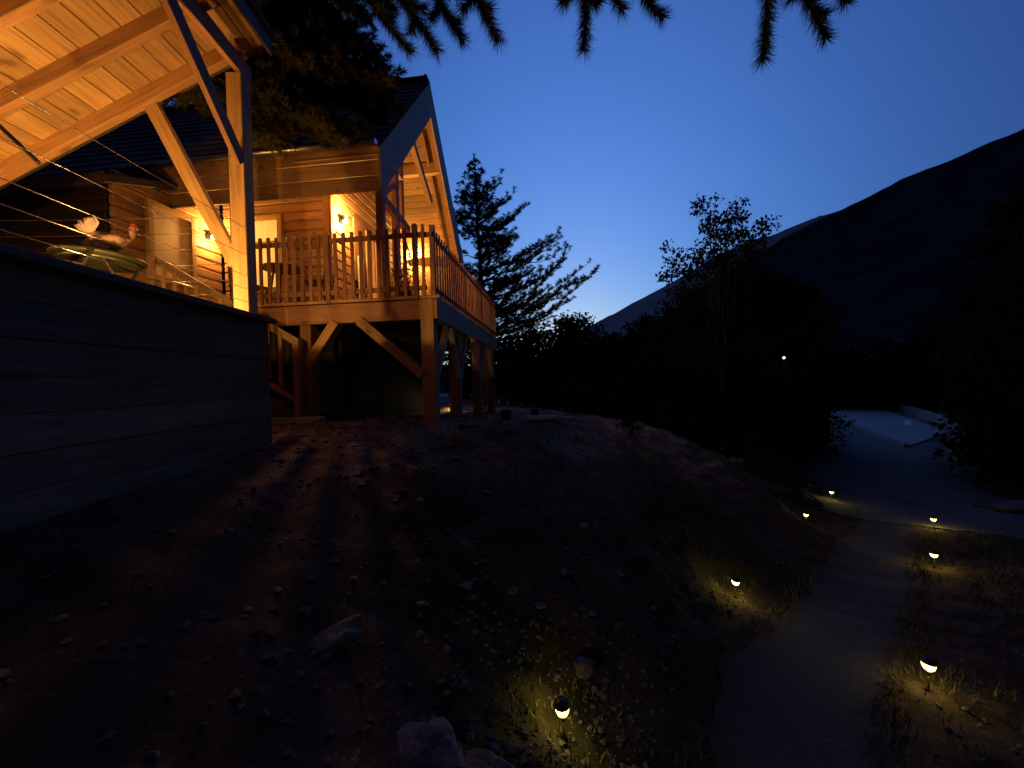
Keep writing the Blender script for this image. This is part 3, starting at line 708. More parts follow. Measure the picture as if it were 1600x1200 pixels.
for k in range(3): wbox('back_slat', CH, (0, .20+.02*k, .46+.05*k), (.40, .012, .035), M['black_metal'])

# the hen standing on the table: one lofted body, legs, comb, beak, tail feathers
def loft(sections, n=18):
    """sections: (centre, axis u vector (width), axis w vector (height))"""
    v, f = [], []
    for c, a, b in sections:
        for k in range(n):
            t = k/n*6.2832; v.append(Vector(c)+Vector(a)*math.cos(t)+Vector(b)*math.sin(t))
    for i in range(len(sections)-1):
        for k in range(n): f.append((i*n+k, i*n+(k+1) % n, (i+1)*n+(k+1) % n, (i+1)*n+k))
    f += [tuple(range(n))[::-1], tuple(range((len(sections)-1)*n, len(sections)*n))]
    return v, f
hl = pavw(-.34, 1.20, .54)
HN = empty('hen', hl, PYAW+R(62), 'hen with a pale fanned tail and brown back standing on the green table', 'hen'); HN.scale = (.86, .86, .86)
# x forward
secs = [((-.20, 0, .19), (0, .012, 0), (-.01, 0, .02)), ((-.17, 0, .185), (0, .055, 0), (-.01, 0, .055)), ((-.11, 0, .165), (0, .085, 0), (0, 0, .08)), ((-.03, 0, .155), (0, .10, 0), (0, 0, .095)),
        ((.05, 0, .16), (0, .095, 0), (.01, 0, .095)), ((.11, 0, .185), (0, .07, 0), (.03, 0, .075)), ((.145, 0, .225), (0, .045, 0), (.04, 0, .04)), ((.155, 0, .285), (0, .032, 0), (.034, 0, .012)),
        ((.156, 0, .335), (0, .026, 0), (.028, 0, .004)), ((.163, 0, .368), (0, .027, 0), (.033, 0, 0)), ((.166, 0, .390), (0, .022, 0), (.027, 0, 0)), ((.166, 0, .403), (0, .008, 0), (.010, 0, 0))]
v_, f_ = loft(secs, 20); bd = link('body', pymesh('body', v_, f_, M['feather_brown'], True), HN); sb = bd.modifiers.new('s', 'SUBSURF'); sb.levels = sb.render_levels = 1
tri = []
for k in range(110):   # tail fan
    s = random.uniform(-1, 1); t0 = random.uniform(0, 1); a = Vector((-.15, s*.03, .19+.05*t0)); d = Vector((-.75+.75*t0, s*.40, .35+.8*t0)).normalized()
    sd = d.cross(Vector((0, 1, 0))).normalized()*.03; l = .13+.03*random.random(); b = a+d*l*.6; c = a+d*l
    tri += [[a, b-sd, b+sd], [b-sd, c, b+sd]]
for k in range(90):  # rump and flank plumes
    a = Vector((random.uniform(-.17, -.04), random.choice((-1, 1))*random.uniform(.05, .092), random.uniform(.08, .19))); d = Vector((-.7, 0, -.55+random.uniform(-.3, .3))).normalized()
    sd = Vector((d.z, 0, -d.x))*.014; b = a+d*.04; c = a+d*.075; tri += [[a, b-sd, b+sd], [b-sd, c, b+sd]]
link('tail', tris_mesh('tail', tri, M['feather_white']), HN)
for s in (-1, 1):
    v_, f_ = loft([((.06, s*.088, .17), (0, .012, 0), (0, 0, .05)), ((0, s*.105, .165), (0, .014, 0), (0, 0, .065)), ((-.08, s*.098, .16), (0, .012, 0), (0, 0, .045)), ((-.15, s*.07, .17), (0, .004, 0), (0, 0, .012))], 12)
    link('wing', pymesh('wing', v_, f_, M['feather_brown'], True), HN)
    v_, f_ = tube([(.01, s*.04, .09), (.02, s*.04, .05), (.01, s*.04, .005)], [.014, .007, .006], 8); lg = link('leg', pymesh('leg', v_, f_, M['beak'], True), HN)
    for a in (-.5, 0, .5, 3.14):
        v_, f_ = tube([(.01, s*.04, .006), (.01+.035*math.cos(a), s*.04+.035*math.sin(a), .004)], [.005, .003], 6); link('toe', pymesh('toe', v_, f_, M['beak']), lg)
v_, f_ = lathe([(.010, 0), (.006, .014), (.001, .028)], 8); link('beak', pymesh('beak', v_, f_, M['beak']), HN, (.188, 0, .373), Matrix.Rotation(R(95), 3, 'Y'))
cv = []; nC = 9
for k in range(nC): t = k/(nC-1); cv += [(.150+.045*t, 0, .390), (.148+.048*t, 0, .406+(.022 if k % 2 else .008)*math.sin(math.pi*(t*.8+.15)))]
cmb = link('comb', pymesh('comb', cv, [(2*i, 2*i+2, 2*i+3, 2*i+1) for i in range(nC-1)], M['comb']), HN); q = cmb.modifiers.new('s', 'SOLIDIFY'); q.thickness = .006; q.offset = 0
v_, f_ = lathe([(.002, 0), (.009, -.010), (.007, -.022), (.001, -.028)], 8); link('wattle', pymesh('wattle', v_, f_, M['comb']), HN, (.186, 0, .362))
for s in (-1, 1):
    v_, f_ = lathe([(.001, -.004), (.004, -.002), (.004, .002), (.001, .004)], 8); link('eye', pymesh('eye', v_, f_, M['black_metal']), HN, (.174, s*.0245, .378), Matrix.Rotation(R(90), 3, 'X'))

# ================================================================== GARDEN LAMPS
def solar_lamp(x, y, label, h=.27, p=.30, proto=[]):
    z = Hz(x, y)
    if not proto:
        t = empty('solar_lamp', (x, y, z), 0)
        v, f = tube([(0, 0, -.12), (0, 0, .155)], .0065, 8); link('stake', pymesh('stake', v, f, M['black_metal'], True), t)
        v, f = lathe([(.006, .12), (.010, .135), (.013, .150), (.012, .160)], 18); link('collar', pymesh('collar', v, f, M['plastic_black'], True), t)
        v, f = lathe([(.016, .160), (.034, .176), (.044, .20), (.047, .228)], 20); link('lens', pymesh('lens', v, f[:-2], M['lamp_lens'], True), t)
        v, f = lathe([(.050, .226), (.053, .234), (.051, .246), (.040, .262), (.022, .271), (.003, .274)], 24); link('cap', pymesh('cap', v, f, M['plastic_black'], True), t)
        wbox('solar_panel', t, (0, 0, .2745), (.035, .035, .003), M['glass_dark'] if 'glass_dark' in M else M['black_metal'], .001)
        proto.append(t)
    else:
        t = copy_tree(proto[0]); t.location = (x, y, z); t.name = 'solar_lamp'
    t.rotation_euler = (random.uniform(-.08, .08), random.uniform(-.08, .08), random.uniform(0, 6))
    tag(t, label, 'lamp', 'solar stake lamps along the path')
    plight('lamp_light', t, (0, 0, .198), p, (1, .72, .13), .012)
    return t
def ground_at(px, py, d): q = pix(px, py, d); return q.x, q.y
for px, py, d, lb in ((881, 1090, 2.5, 'nearest solar stake lamp glowing on the stony bank, dark domed cap'),
                      (1147, 903, 5.0, 'lit solar lamp on the slope left of the path, midway down'),
                      (1259, 806, 8.4, 'small lit solar lamp on the bank left of the far end of the path'),
                      (1299, 771, 10.4, 'farthest lit solar lamp on the left, at the edge of the yard'),
                      (1450, 1037, 3.2, 'tilted lit solar lamp right of the path, nearest on that side'),
                      (1460, 866, 6.0, 'lit solar lamp right of the path, middle of the three there'),
                      (1459, 811, 8.0, 'farthest lit solar lamp right of the path, by the yard')):
    x, y = ground_at(px, py, d); solar_lamp(x, y, lb, p=5.5 if px == 881 else (1.8 if px == 1147 else .55))
qx = pix(706, 640, 11.6); solar_lamp(qx.x, qx.y, 'added solar lamp, hidden by a deck post, lighting the grass behind', p=6)  # added lamp, stand-in for an unseen source that lights the grass

# ================================================================== STONES
def rock_mesh(name, seed, n=2, flat=.6, mat=None, jag=.35):
    bm = bmesh.new(); bmesh.ops.create_icosphere(bm, subdivisions=n, radius=1)
    for v in bm.verts:
        d = v.co.normalized(); k = 1+jag*mnoise.noise(d*1.1+Vector((seed*3.1, 0, 0)))+.22*jag*mnoise.noise(d*3.1+Vector((0, seed*2.3, 0))); v.co = d*k; v.co.z *= flat
    me = bpy.data.meshes.new(name); bm.to_mesh(me); bm.free(); me.materials.append(mat or M['stone']); return me
def boulder(x, y, s, sink, mat, label, seed, rz=0, grp=None, tilt=(0, 0)):
    me = rock_mesh('boulder', seed, 4, .75, mat, .45); o = link('boulder', me); o.scale = s; o.rotation_euler = (*tilt, rz)
    o.location = (x, y, Hz(x, y)+s[2]*.75*(1-sink)-.0); return tag(o, label, 'stone', grp)
x, y = ground_at(672, 1235, 1.72); boulder(x, y, (.15, .13, .13), .55, M['stone_pale'], 'large rounded grey boulder at the bottom edge of the bank', 1)
x, y = ground_at(752, 1225, 1.82); boulder(x, y, (.15, .12, .10), .7, M['stone'], 'dark flat boulder to the right of the large rounded one', 2)
x, y = ground_at(522, 1078, 2.0); boulder(x, y, (.07, .15, .08), .6, M['stone_pale'], 'pointed pale rock lying alone on the dark bank', 3, -.75, None, (.2, .1))
x, y = ground_at(905, 975, 3.0); boulder(x, y, (.11, .09, .06), .7, M['stone'], 'grey rock just behind the nearest solar lamp', 4)
x, y = ground_at(1147, 699, 9.0); boulder(x, y, (.20, .16, .16), .45, M['stone_pale'], 'pale round boulder on the crest beside the small shrub', 5)
x, y = ground_at(1122, 686, 9.4); boulder(x, y, (.2, .12, .07), .5, M['stone'], 'low flat stone left of the pale round boulder', 6)
x, y = ground_at(1588, 732, 9.5); boulder(x, y, (.5, .3, .22), .45, M['stone_pale'], 'long pale boulder at the right edge of the yard', 7)
x, y = ground_at(1540, 738, 10); boulder(x, y, (.3, .2, .12), .5, M['stone'], 'dull low rock left of the long pale boulder', 8)
x, y = ground_at(728, 864, 3.1); boulder(x, y, (.045, .07, .03), .4, M['stone_pale'], 'bright flat stone in the middle of the bank', 9, .5)
small = [rock_mesh('stone', 20+i, 2, .55, M['stone_pale'] if i % 2 else M['stone'], .5) for i in range(8)]
SP_ = [(424, 1001), (445, 1022), (460, 1021), (435, 925), (470, 985), (552, 908), (480, 971), (388, 956), (507, 1033), (656, 953), (778, 988), (845, 960), (632, 770), (655, 790), (700, 700), (712, 720), (640, 722), (760, 778), (585, 738), (565, 770), (520, 880), (912, 832), (940, 810), (968, 905), (1000, 870), (880, 905), (910, 960), (925, 962), (975, 845), (1020, 960), (330, 970), (600, 915), (700, 830), (735, 945), (655, 1000), (800, 930)]
def hitground(px, py):
    d = 1.2
    for _ in range(400):
        q = pix(px, py, d)
        if q.z < Hz(q.x, q.y): return q.x, q.y, d
        d *= 1.02
    return None
for i, (px, py) in enumerate(SP_):
    h = hitground(px, py)
    if not h: continue
    o = link('stone', small[i % 8]); s = .011*h[2]*random.uniform(.7, 1.3); s = min(s, .06); o.scale = (s*1.3, s, s); o.rotation_euler = (0, 0, random.uniform(0, 6))
    o.location = (h[0], h[1], Hz(h[0], h[1])+s*.2); tag(o, 'small pale stone lying on the bare dirt bank', 'stone', 'small stones scattered on the bank')
# loose gravel and leaf litter nobody could count
def scatter_rocks(n, xr, yr, smin, smax, dens=None):
    T = []; ico = bmesh.new(); bmesh.ops.create_icosphere(ico, subdivisions=1, radius=1)
    F = np.array([[list(v.co) for v in f.verts] for f in ico.faces]); ico.free()
    X = rng.uniform(*xr, n); Y = rng.uniform(*yr, n)
    Y = np.where(rng.random(n) < .6, yr[0]+(Y-yr[0])*rng.random(n), Y)
    keep = dpath(X, Y) > .75; X, Y = X[keep], Y[keep]; Z = H(X, Y); m = len(X)
    S = smin+(smax-smin)*rng.random(m)**4
    out = np.empty((m, len(F), 3, 3))
    for i in range(m):
        a = rng.uniform(0, 6.28); c, s = math.cos(a), math.sin(a); sq = rng.uniform(.5, 1.1, 3)*np.array([1.2, 1, .6])
        q = F*sq*S[i]; q = np.stack([q[..., 0]*c-q[..., 1]*s, q[..., 0]*s+q[..., 1]*c, q[..., 2]], -1); out[i] = q+np.array([X[i], Y[i], Z[i]+S[i]*.1])
    return out.reshape(-1, 3, 3)
T = np.concatenate([scatter_rocks(6500, (-3, 6), (1.2, 9), .006, .034), scatter_rocks(1500, (-.5, 1.1), (1.7, 3.4), .006, .035), scatter_rocks(2500, (-3.5, 3), (3.5, 8), .01, .04)])
tag(link('gravel_scatter', tris_mesh('gravel_scatter', T, M['stone'])), 'loose small stones strewn over the earth bank', 'gravel', kind='stuff')
tri = []
def blades(n, cx, cy, rad, hmin, hmax, w, tri):
    for _ in range(n):
        a = random.uniform(0, 6.28); r = rad*math.sqrt(random.random()); x = cx+r*math.cos(a); y = cy+r*math.sin(a)
        if dpath(np.array([x]), np.array([y]))[0] < .40: continue
        tri.append((x, y, random.uniform(hmin, hmax), w*random.uniform(.6, 1.4), random.uniform(0, 6.28), random.uniform(.1, .9)))
for _ in range(420):
    x = random.uniform(-2.4, 7.5); y = random.uniform(1.5, 11)
    d = float(dpath(np.array([x]), np.array([y]))[0]); pr = .9 if .6 < d < 1.8 else (.25 if x < 2 else .4)
    if random.random() < pr: blades(random.randint(8, 26), x, y, .10+.1*random.random(), .03, .11, .004, tri)
for _ in range(300):
    x = random.uniform(3.5, 12); y = random.uniform(1.0, 8); 
    if x > y*.95+.3: blades(30, x, y, .3, .04, .14, .006, tri)
for _ in range(520):
    i = random.randrange(len(cl)); p = cl[i]; d = (cl[min(i+1, len(cl)-1)]-cl[max(i-1, 0)]).normalized(); o_ = random.choice((-1, 1))*random.uniform(.42, .62)
    blades(random.randint(8, 20), p.x-d.y*o_, p.y+d.x*o_, .09, .02, .08, .005, tri)
blades(420, .30, 2.55, .55, .015, .06, .007, tri)
A = np.array(tri); Z = H(A[:, 0], A[:, 1]); T = np.empty((len(A), 3, 3))
c, s = np.cos(A[:, 4]), np.sin(A[:, 4]); b = np.stack([A[:, 0], A[:, 1], Z-.005], -1)
T[:, 0] = b+np.stack([c*A[:, 3], s*A[:, 3], 0*c], -1); T[:, 1] = b-np.stack([c*A[:, 3], s*A[:, 3], 0*c], -1)
T[:, 2] = b+np.stack([-s*A[:, 2]*A[:, 5], c*A[:, 2]*A[:, 5], A[:, 2]], -1)
tag(link('weeds', tris_mesh('weeds', T, M['grass'])), 'thin dry grass and weeds growing on the bank beside the path', 'grass', kind='stuff')

# odds and ends on the dirt past the deck
def at(px, py, up=0):
    h = hitground(px, py); return Vector((h[0], h[1], Hz(h[0], h[1])+up))
p = at(791, 657)
t = empty('bucket', p, 0, 'black plastic bucket standing on the dirt past the deck posts', 'bucket')
v_, f_ = lathe([(.11, 0), (.135, .22), (.145, .225), (.145, .24), (.13, .24), (.105, .02)], 22); link('bucket_body', pymesh('bucket_body', v_, f_, M['plastic_black'], True), t)
v_, f_ = tube([(-.14, 0, .22), (-.10, -.09, .20), (0, -.15, .19), (.10, -.09, .20), (.14, 0, .22)], .004, 6); link('handle', pymesh('handle', v_, f_, M['steel'], True), t)
p = at(836, 652)
t = empty('plant_pot', p, 0, 'small dark pot standing to the right of the black bucket', 'pot')
v_, f_ = lathe([(.07, 0), (.10, .18), (.11, .18), (.11, .21), (.09, .21), (.07, .15)], 18); link('pot_body', pymesh('pot_body', v_, f_, M['plastic_black'], True), t)
for i, (px, py, ln, rz) in enumerate(((848, 655, .9, -.1), (862, 659, .95, -.05), (722, 668, .7, -.5))):
    p = at(px, py, .03); o = wbox('plank', None, (0, 0, 0), (ln, .12, .03), GREYW if i < 2 else DARKW, .004); o.location = p; o.rotation_euler = (0, 0, rz)
    tag(o, ('pale plank lying on the ground, the farther of two beyond the bucket', 'pale plank lying on the ground, the nearer of two beyond the bucket', 'dark board lying on the dirt beside the second deck post')[i], 'plank')

# ================================================================== TREES
def norm(a): return a/np.maximum(np.linalg.norm(a, axis=-1, keepdims=True), 1e-9)
def needles(P, D, per, ln, w, spread=.9):
    """needle triangles around points P with shoot directions D"""
    n = len(P); P = np.repeat(P, per, 0); D = np.repeat(D, per, 0); m = len(P)
    r = norm(rng.normal(size=(m, 3))); r = r-(r*D).sum(1, keepdims=True)*D; r = norm(r)
    d = norm(D*rng.uniform(.25, 1.0, (m, 1))+r*spread); l = ln*rng.uniform(.65, 1.1, (m, 1))
    s = norm(np.cross(d, rng.normal(size=(m, 3))))*w
    return np.stack([P-s, P+s, P+d*l], 1)
def polyline(a, b, sag, n=8, wob=.04):
    a = np.array(a, float); b = np.array(b, float); t = np.linspace(0, 1, n)[:, None]; L_ = np.linalg.norm(b-a)
    p = a+(b-a)*t; p[:, 2] += (sag*L_*4*t*(1-t))[:, 0]; p[1:-1] += rng.normal(size=(n-2, 3))*wob*L_*.5; return p
def resample(p, step):
    seg = np.linalg.norm(np.diff(p, axis=0), axis=1); c = np.r_[0, np.cumsum(seg)]; n = max(2, int(c[-1]/step)+1); s = np.linspace(0, c[-1], n)
    q = np.stack([np.interp(s, c, p[:, i]) for i in range(3)], 1); d = norm(np.gradient(q, axis=0)); return q, d
class Wood:
    def __init__(s): s.v = []; s.f = []
    def add(s, pts, rads, n=6):
        v, f = tube(pts, list(rads), n, True); o = len(s.v); s.v += [tuple(q) for q in v]; s.f += [tuple(i+o for i in q) for q in f]
def pine_limb(W, out, a, b, sag, rad, shoot, ln, w, per=6, dens=1.0, bare=.15, nstep=.02, flat=.35):
    p = polyline(a, b, sag); W.add(p, np.linspace(rad, rad*.2, len(p)), 6)
    q, d = resample(p, shoot*.22/dens); n = len(q); side = norm(np.cross(d, [0, 0, 1]))
    for i in range(n):
        t = i/(n-1)
        if t < bare: continue
        for s in (-1, 1):
            sl_ = shoot*(1.15-.75*t)*rng.uniform(.6, 1.15); dr = norm(d[i]*.8+side[i]*s*rng.uniform(.6, 1.1)+np.array([0, 0, rng.uniform(-flat*.5, flat)]))
            e = q[i]+dr*sl_; pp = polyline(q[i], e, .05, 4, .03); W.add(pp, np.linspace(rad*.22, rad*.08, 4), 4)
            qq, dd = resample(pp, nstep); out.append(needles(qq, dd, per, ln, w))
    qq, dd = resample(p[len(p)//2:], nstep); out.append(needles(qq, dd, per, ln, w))
def finish_tree(name, W, out, mat, loc, label, group=None, cat='tree', crown='crown', extra=None):
    t = empty(name, loc, 0, label, cat, group)
    off = np.array(loc)
    v = [tuple(np.array(q)-off) for q in W.v]
    link('trunk', pymesh('trunk', v, W.f, M['bark'], True), t)
    T = np.concatenate(out)-off; c = link(crown, tris_mesh(crown, T, mat), t)
    return t
def tuft_limb(W, out, a, b, sag, rad, tw, ln, w, n=22, bare=.2, step=.24):
    p = polyline(a, b, sag, 8, .055); W.add(p, np.linspace(rad, rad*.25, len(p)), 6)
    q, d = resample(p, step); m = len(q); side = norm(np.cross(d, [0, 0, 1]))
    for i in range(m):
        t = i/max(1, m-1)
        if t < bare: continue
        for s in ((-1, 1) if i < m-1 else (0,)):
            L_ = tw*(1.1-.6*t)*rng.uniform(.55, 1.2)
            e = q[i]+norm(d[i]*.75+side[i]*s*rng.uniform(.4, 1)+np.array([0, 0, rng.uniform(-.05, .6)]))*L_
            W.add(polyline(q[i], e, -.04, 3, .02), [rad*.22, rad*.15, rad*.08], 5)
            qq, dd = resample(np.stack([q[i]+(e-q[i])*.35, e]), .05)
            dd = norm(dd+np.array([0, 0, .35])); out.append(needles(qq, dd, int(n*.5), ln, w, .8)); out.append(needles(e[None], norm(dd[-1:]+np.array([0, 0, .4])), n, ln, w, .8))
# --- pine behind the cabin
base = pix(762, 640, 15); bx, by = base.x, base.y; bz = Hz(bx, by); top = pix(741, 243, 15)
W = Wood(); out = []
tp = polyline((bx, by, bz-.2), tuple(top), 0, 12, .004); W.add(tp, np.linspace(.17, .015, 12), 8); out.append(needles(tp[-1:].repeat(3, 0)-np.array([[0, 0, 0], [0, 0, .12], [0, 0, .24]]), np.array([[0, 0, 1.]]*3), 20, .14, .012, .6))
def trunk_at(z): 
    return np.array([np.interp(z, tp[:, 2], tp[:, i]) for i in range(3)])
zt = float(top.z)
lim = [(244, 5), (250, 8), (257, 11), (264, 14), (273, 19), (283, 24), (293, 29), (304, 33), (316, 37), (328, 41), (342, 46), (356, 50), (372, 54), (390, 58), (408, 62), (426, 66), (446, 70), (466, 76), (486, 84), (508, 92)]
for py, rad in lim:
    z0 = pix(750, py+14, 15).z; o = trunk_at(z0)
    for k in range(6):
        an = rng.uniform(0, 6.28); rr = rad*15/600*rng.uniform(.7, 1.1)
        b = o+np.array([math.cos(an)*rr, math.sin(an)*rr, rr*rng.uniform(.05, .45)])
        tuft_limb(W, out, o, b, -.04, .026, .12+.27*min(rr, 1.2), .155, .014, 22, .2, .24)
for (tx, ty), (ox, oy), sh in (((868, 377), (748, 424), .55), ((862, 388), (752, 440), .5), ((815, 330), (745, 372), .5), ((800, 305), (745, 345), .45), ((930, 424), (760, 505), .5), ((905, 448), (762, 512), .5), ((884, 390), (790, 500), .42), ((870, 415), (765, 480), .4), ((850, 455), (760, 490), .5), ((890, 470), (765, 525), .5), ((835, 425), (756, 462), .5), ((820, 400), (755, 440), .5), ((840, 440), (758, 470), .5), ((825, 470), (760, 492), .5), ((850, 500), (762, 520), .5), ((800, 440), (756, 460), .45), ((870, 480), (764, 515), .5), ((815, 500), (762, 515), .5), ((800, 380), (750, 410), .45), ((790, 400), (752, 425), .4), ((830, 520), (765, 530), .5), ((795, 345), (746, 378), .42), ((775, 325), (745, 355), .4), ((700, 330), (742, 370), .5), ((780, 285), (743, 312), .35)):
    dd = 15+rng.uniform(-1.2, .8); a = np.array(pix(ox, oy, 15)); b = np.array(pix(tx, ty, dd)); tuft_limb(W, out, a, b, -.03, .045, sh*1.15, .15, .012, 22, .30, .26); tuft_limb(W, out, a, b+rng.normal(size=3)*.45, -.04, .03, sh*1.0, .15, .012, 18, .35, .34)
finish_tree('pine_tree', W, out, M['needle'], (bx, by, bz), 'tall pine with long side limbs behind the far end of the cabin deck', None)

# --- big pine between the pavilion and the cabin, crown hanging over the roof
bx, by = pix(384, 500, 5.1).xy; bz = Hz(bx, by); W = Wood(); out = []
tp = polyline((bx, by, bz-.2), (bx-.25, by+.3, EYE+6.4), 0, 9, .003); W.add(tp, np.linspace(.17, .07, 9), 10)
for (tx, ty), d in (((610, 165), 5.6), ((615, 125), 6.0), ((598, 95), 6.3), ((565, 60), 6.2), ((560, 15), 6.2), ((540, -30), 6.2), ((560, 205), 5.5), ((520, 215), 5.2), ((470, 190), 5.0), ((430, 200), 4.9), ((500, 130), 5.6), ((450, 100), 5.4), ((480, 60), 5.8), ((440, 20), 5.6), ((500, 0), 6.0), ((420, 150), 5.0), ((590, 185), 5.9), ((410, 60), 5.3), ((540, 100), 5.8), ((530, 160), 5.4), ((460, 150), 5.1), ((480, -60), 6.0), ((400, -20), 5.6), ((575, 30), 6.0), ((550, -10), 5.8), ((520, 40), 5.7), ((570, -50), 6.1), ((500, -40), 5.5), ((450, -60), 5.6), ((540, 70), 5.5), ((580, 80), 5.9), ((605, 140), 5.4), ((480, 110), 5.0), ((430, 80), 4.9), ((510, 190), 5.0), ((450, 175), 4.8), ((330, 110), 5.0), ((300, 130), 4.9), ((350, 150), 4.9), ((280, 150), 5.3), ((345, 120), 5.6), ((310, 160), 5.6), ((250, 150), 5.8)):
    b = np.array(pix(tx, ty, d)); zo = b[2]+rng.uniform(-.1, .9); o = np.array([np.interp(zo, tp[:, 2], tp[:, i]) for i in range(3)])
    pine_limb(W, out, o, b, .04, .035, .50, .10, .006, 9, 1.5, .12, .016, .8)
for k in range(26):
    an = rng.uniform(1.8, 5.4); zo = EYE+rng.uniform(4.4, 6.4); o = np.array([np.interp(zo, tp[:, 2], tp[:, i]) for i in range(3)])
    rr = rng.uniform(1.2, 2.4); pine_limb(W, out, o, o+np.array([math.cos(an)*rr, math.sin(an)*rr, rng.uniform(-.3, .5)]), .03, .03, .4, .085, .005, 5, .7, .15, .03, .6)
finish_tree('pine_tree', W, out, M['needle_near'], (bx, by, bz), 'dense pine leaning over the cabin roof beside the pavilion, lower needles lit yellow')

# --- pine overhead: trunk behind the viewer, twigs hanging into the top of the frame
W = Wood(); out = []; bx, by = .9, -2.6; bz = Hz(bx, by)
tp = polyline((bx, by, bz-.2), (bx+.2, by+.2, EYE+7), 0, 8, .004); W.add(tp, np.linspace(.22, .09, 8), 10)
def hang(pts, d0, d1, shoots, n=90):
    P = np.array([list(pix(x, y, d0+(d1-d0)*i/(len(pts)-1))) for i, (x, y) in enumerate(pts)]); W.add(P, np.linspace(.009, .003, len(P)), 6)
    q, d = resample(P, .008); out.append(needles(q, d, 22, .10, .0019, .58))
    for t, a, l in shoots:
        i = int(t*(len(q)-1)); s = np.array(cR)*a + np.array(d[i])*.8; s = s/np.linalg.norm(s); e = q[i]+s*l; pp = np.stack([q[i], (q[i]+e)/2+np.array([0, 0, -.01]), e]); W.add(pp, [.005, .004, .002], 5)
        qq, dd = resample(pp, .008); out.append(needles(qq, dd, 22, .095, .0019, .58))
hang([(500, -150), (560, -20), (600, 30), (641, 80)], 2.6, 2.6, ((.35, .7, .22), (.5, -.6, .2), (.7, .7, .12), (.6, 1.2, .2)))
hang([(560, -140), (622, -10), (655, 35), (682, 78)], 2.5, 2.5, ((.4, .8, .2), (.6, .8, .17), (.75, -.6, .10), (.5, -.8, .15)))
hang([(640, -140), (672, -20), (700, 25), (722, 62)], 2.6, 2.5, ((.5, .9, .14), (.7, -.8, .12), (.8, .6, .08)))
hang([(700, -150), (742, -10), (762, 30), (778, 62)], 2.4, 2.4, ((.5, -.7, .14), (.65, -.9, .12), (.7, .7, .08)))
hang([(520, -120), (570, -60), (610, -20), (640, 10)], 2.7, 2.7, ((.5, .8, .2), (.7, -.5, .15)))
hang([(905, -140), (912, -20), (915, 30), (912, 76)], 2.4, 2.4, ((.55, .8, .13), (.5, -.8, .10), (.62, .9, .09)))
hang([(870, -120), (885, -50), (895, -12), (880, 4)], 2.5, 2.5, ((.5, .9, .1),))
hang([(950, -120), (958, -30), (965, 5), (972, 15)], 2.5, 2.5, ((.5, .6, .08),))
hang([(985, -130), (1000, -30), (1016, 8), (1034, 26)], 2.4, 2.4, ((.6, -.9, .07), (.7, .3, .06)))
hang([(1205, -150), (1202, -30), (1199, 35), (1192, 92)], 2.3, 2.3, ((.5, .8, .08), (.45, -.8, .08)))
hang([(1225, -140), (1250, -30), (1272, 20), (1290, 58)], 2.3, 2.3, ((.55, -.7, .10), (.6, 1.1, .09), (.75, .9, .09)))
hang([(1300, -120), (1310, -40), (1318, -8), (1322, 2)], 2.4, 2.4, ((.5, .6, .05),))
for (x, y, d) in ((540, -130, 2.7), (690, -150, 2.5), (950, -140, 2.5), (1230, -150, 2.4), (1300, -130, 2.4)):
    b = np.array(pix(x, y, d)); zo = b[2]+.4; o = np.array([np.interp(zo, tp[:, 2], tp[:, i]) for i in range(3)]); p_ = polyline(o, b, .05, 8, .01); W.add(p_, np.linspace(.04, .010, 8), 6)
    q, dd = resample(p_[5:], .05)
    out.append(needles(q, dd, 8, .06, .0012))
for k in range(26):
    an = rng.uniform(0, 6.28); zo = EYE+rng.uniform(3.6, 6.8); o = np.array([np.interp(zo, tp[:, 2], tp[:, i]) for i in range(3)])
    rr = rng.uniform(1.4, 2.6); e = o+np.array([math.cos(an)*rr, math.sin(an)*rr, rng.uniform(.1, .6)]); 
    pine_limb(W, out, o, e, .04, .03, .4, .08, .005, 4, .6, .15, .04, .5)
finish_tree('pine_tree', W, out, M['needle'], (bx, by, bz), 'needled pine twigs hanging into view along the top of the sky')

# --- broadleaf trees
def leaf_cloud(C, rad, n, sz):
    """C: clump centres (k,3); n leaves each"""
    P = np.repeat(C, n, 0); m = len(P); r = norm(rng.normal(size=(m, 3)))*(rng.random((m, 1))**.5)*rad; P = P+r*np.array([1, 1, .7])
    d = norm(rng.normal(size=(m, 3))+np.array([0, 0, -.2])); s = norm(np.cross(d, rng.normal(size=(m, 3)))); l = sz*rng.uniform(.6, 1.2, (m, 1))
    a = P; b = P+d*l*.5+s*l*.28; c = P+d*l; e = P+d*l*.5-s*l*.28
    return np.concatenate([np.stack([a, b, c], 1), np.stack([a, c, e], 1)])
def broad_tree(name, loc, h, spread, label, group=None, leaf=.14, clumps=60, per=34, crad=.42, mat=None, low=.3, seed=0, trunk_r=.12, lean=(0, 0), shape=None):
    g = np.random.default_rng(seed); W = Wood(); x, y, z = loc
    tp = polyline((x, y, z-.2), (x+lean[0], y+lean[1], z+h*.93), 0, 9, .012); W.add(tp, np.linspace(trunk_r, trunk_r*.12, 9), 8); C = []
    for k in range(clumps):
        t = low+(1-low)*g.random(); a = g.uniform(0, 6.28); r = spread*math.sin(math.pi*min(1, (t-low)/(1-low)*.82+.16))**.7*g.uniform(.25, 1.05)
        o = np.array([np.interp(z+h*t*.85, tp[:, 2], tp[:, i]) for i in range(3)]); c = np.array([o[0]+r*math.cos(a), o[1]+r*math.sin(a), z+h*t+.1*r]); C.append(c)
        if k % 2 == 0 or clumps < 40: W.add(polyline(o, c, .04, 5, .03), np.linspace(trunk_r*.28, trunk_r*.06, 5), 5)
    T = leaf_cloud(np.array(C), crad, per, leaf)
    return finish_tree(name, W, [T], mat or M['leaf'], (x, y, z), label, group)
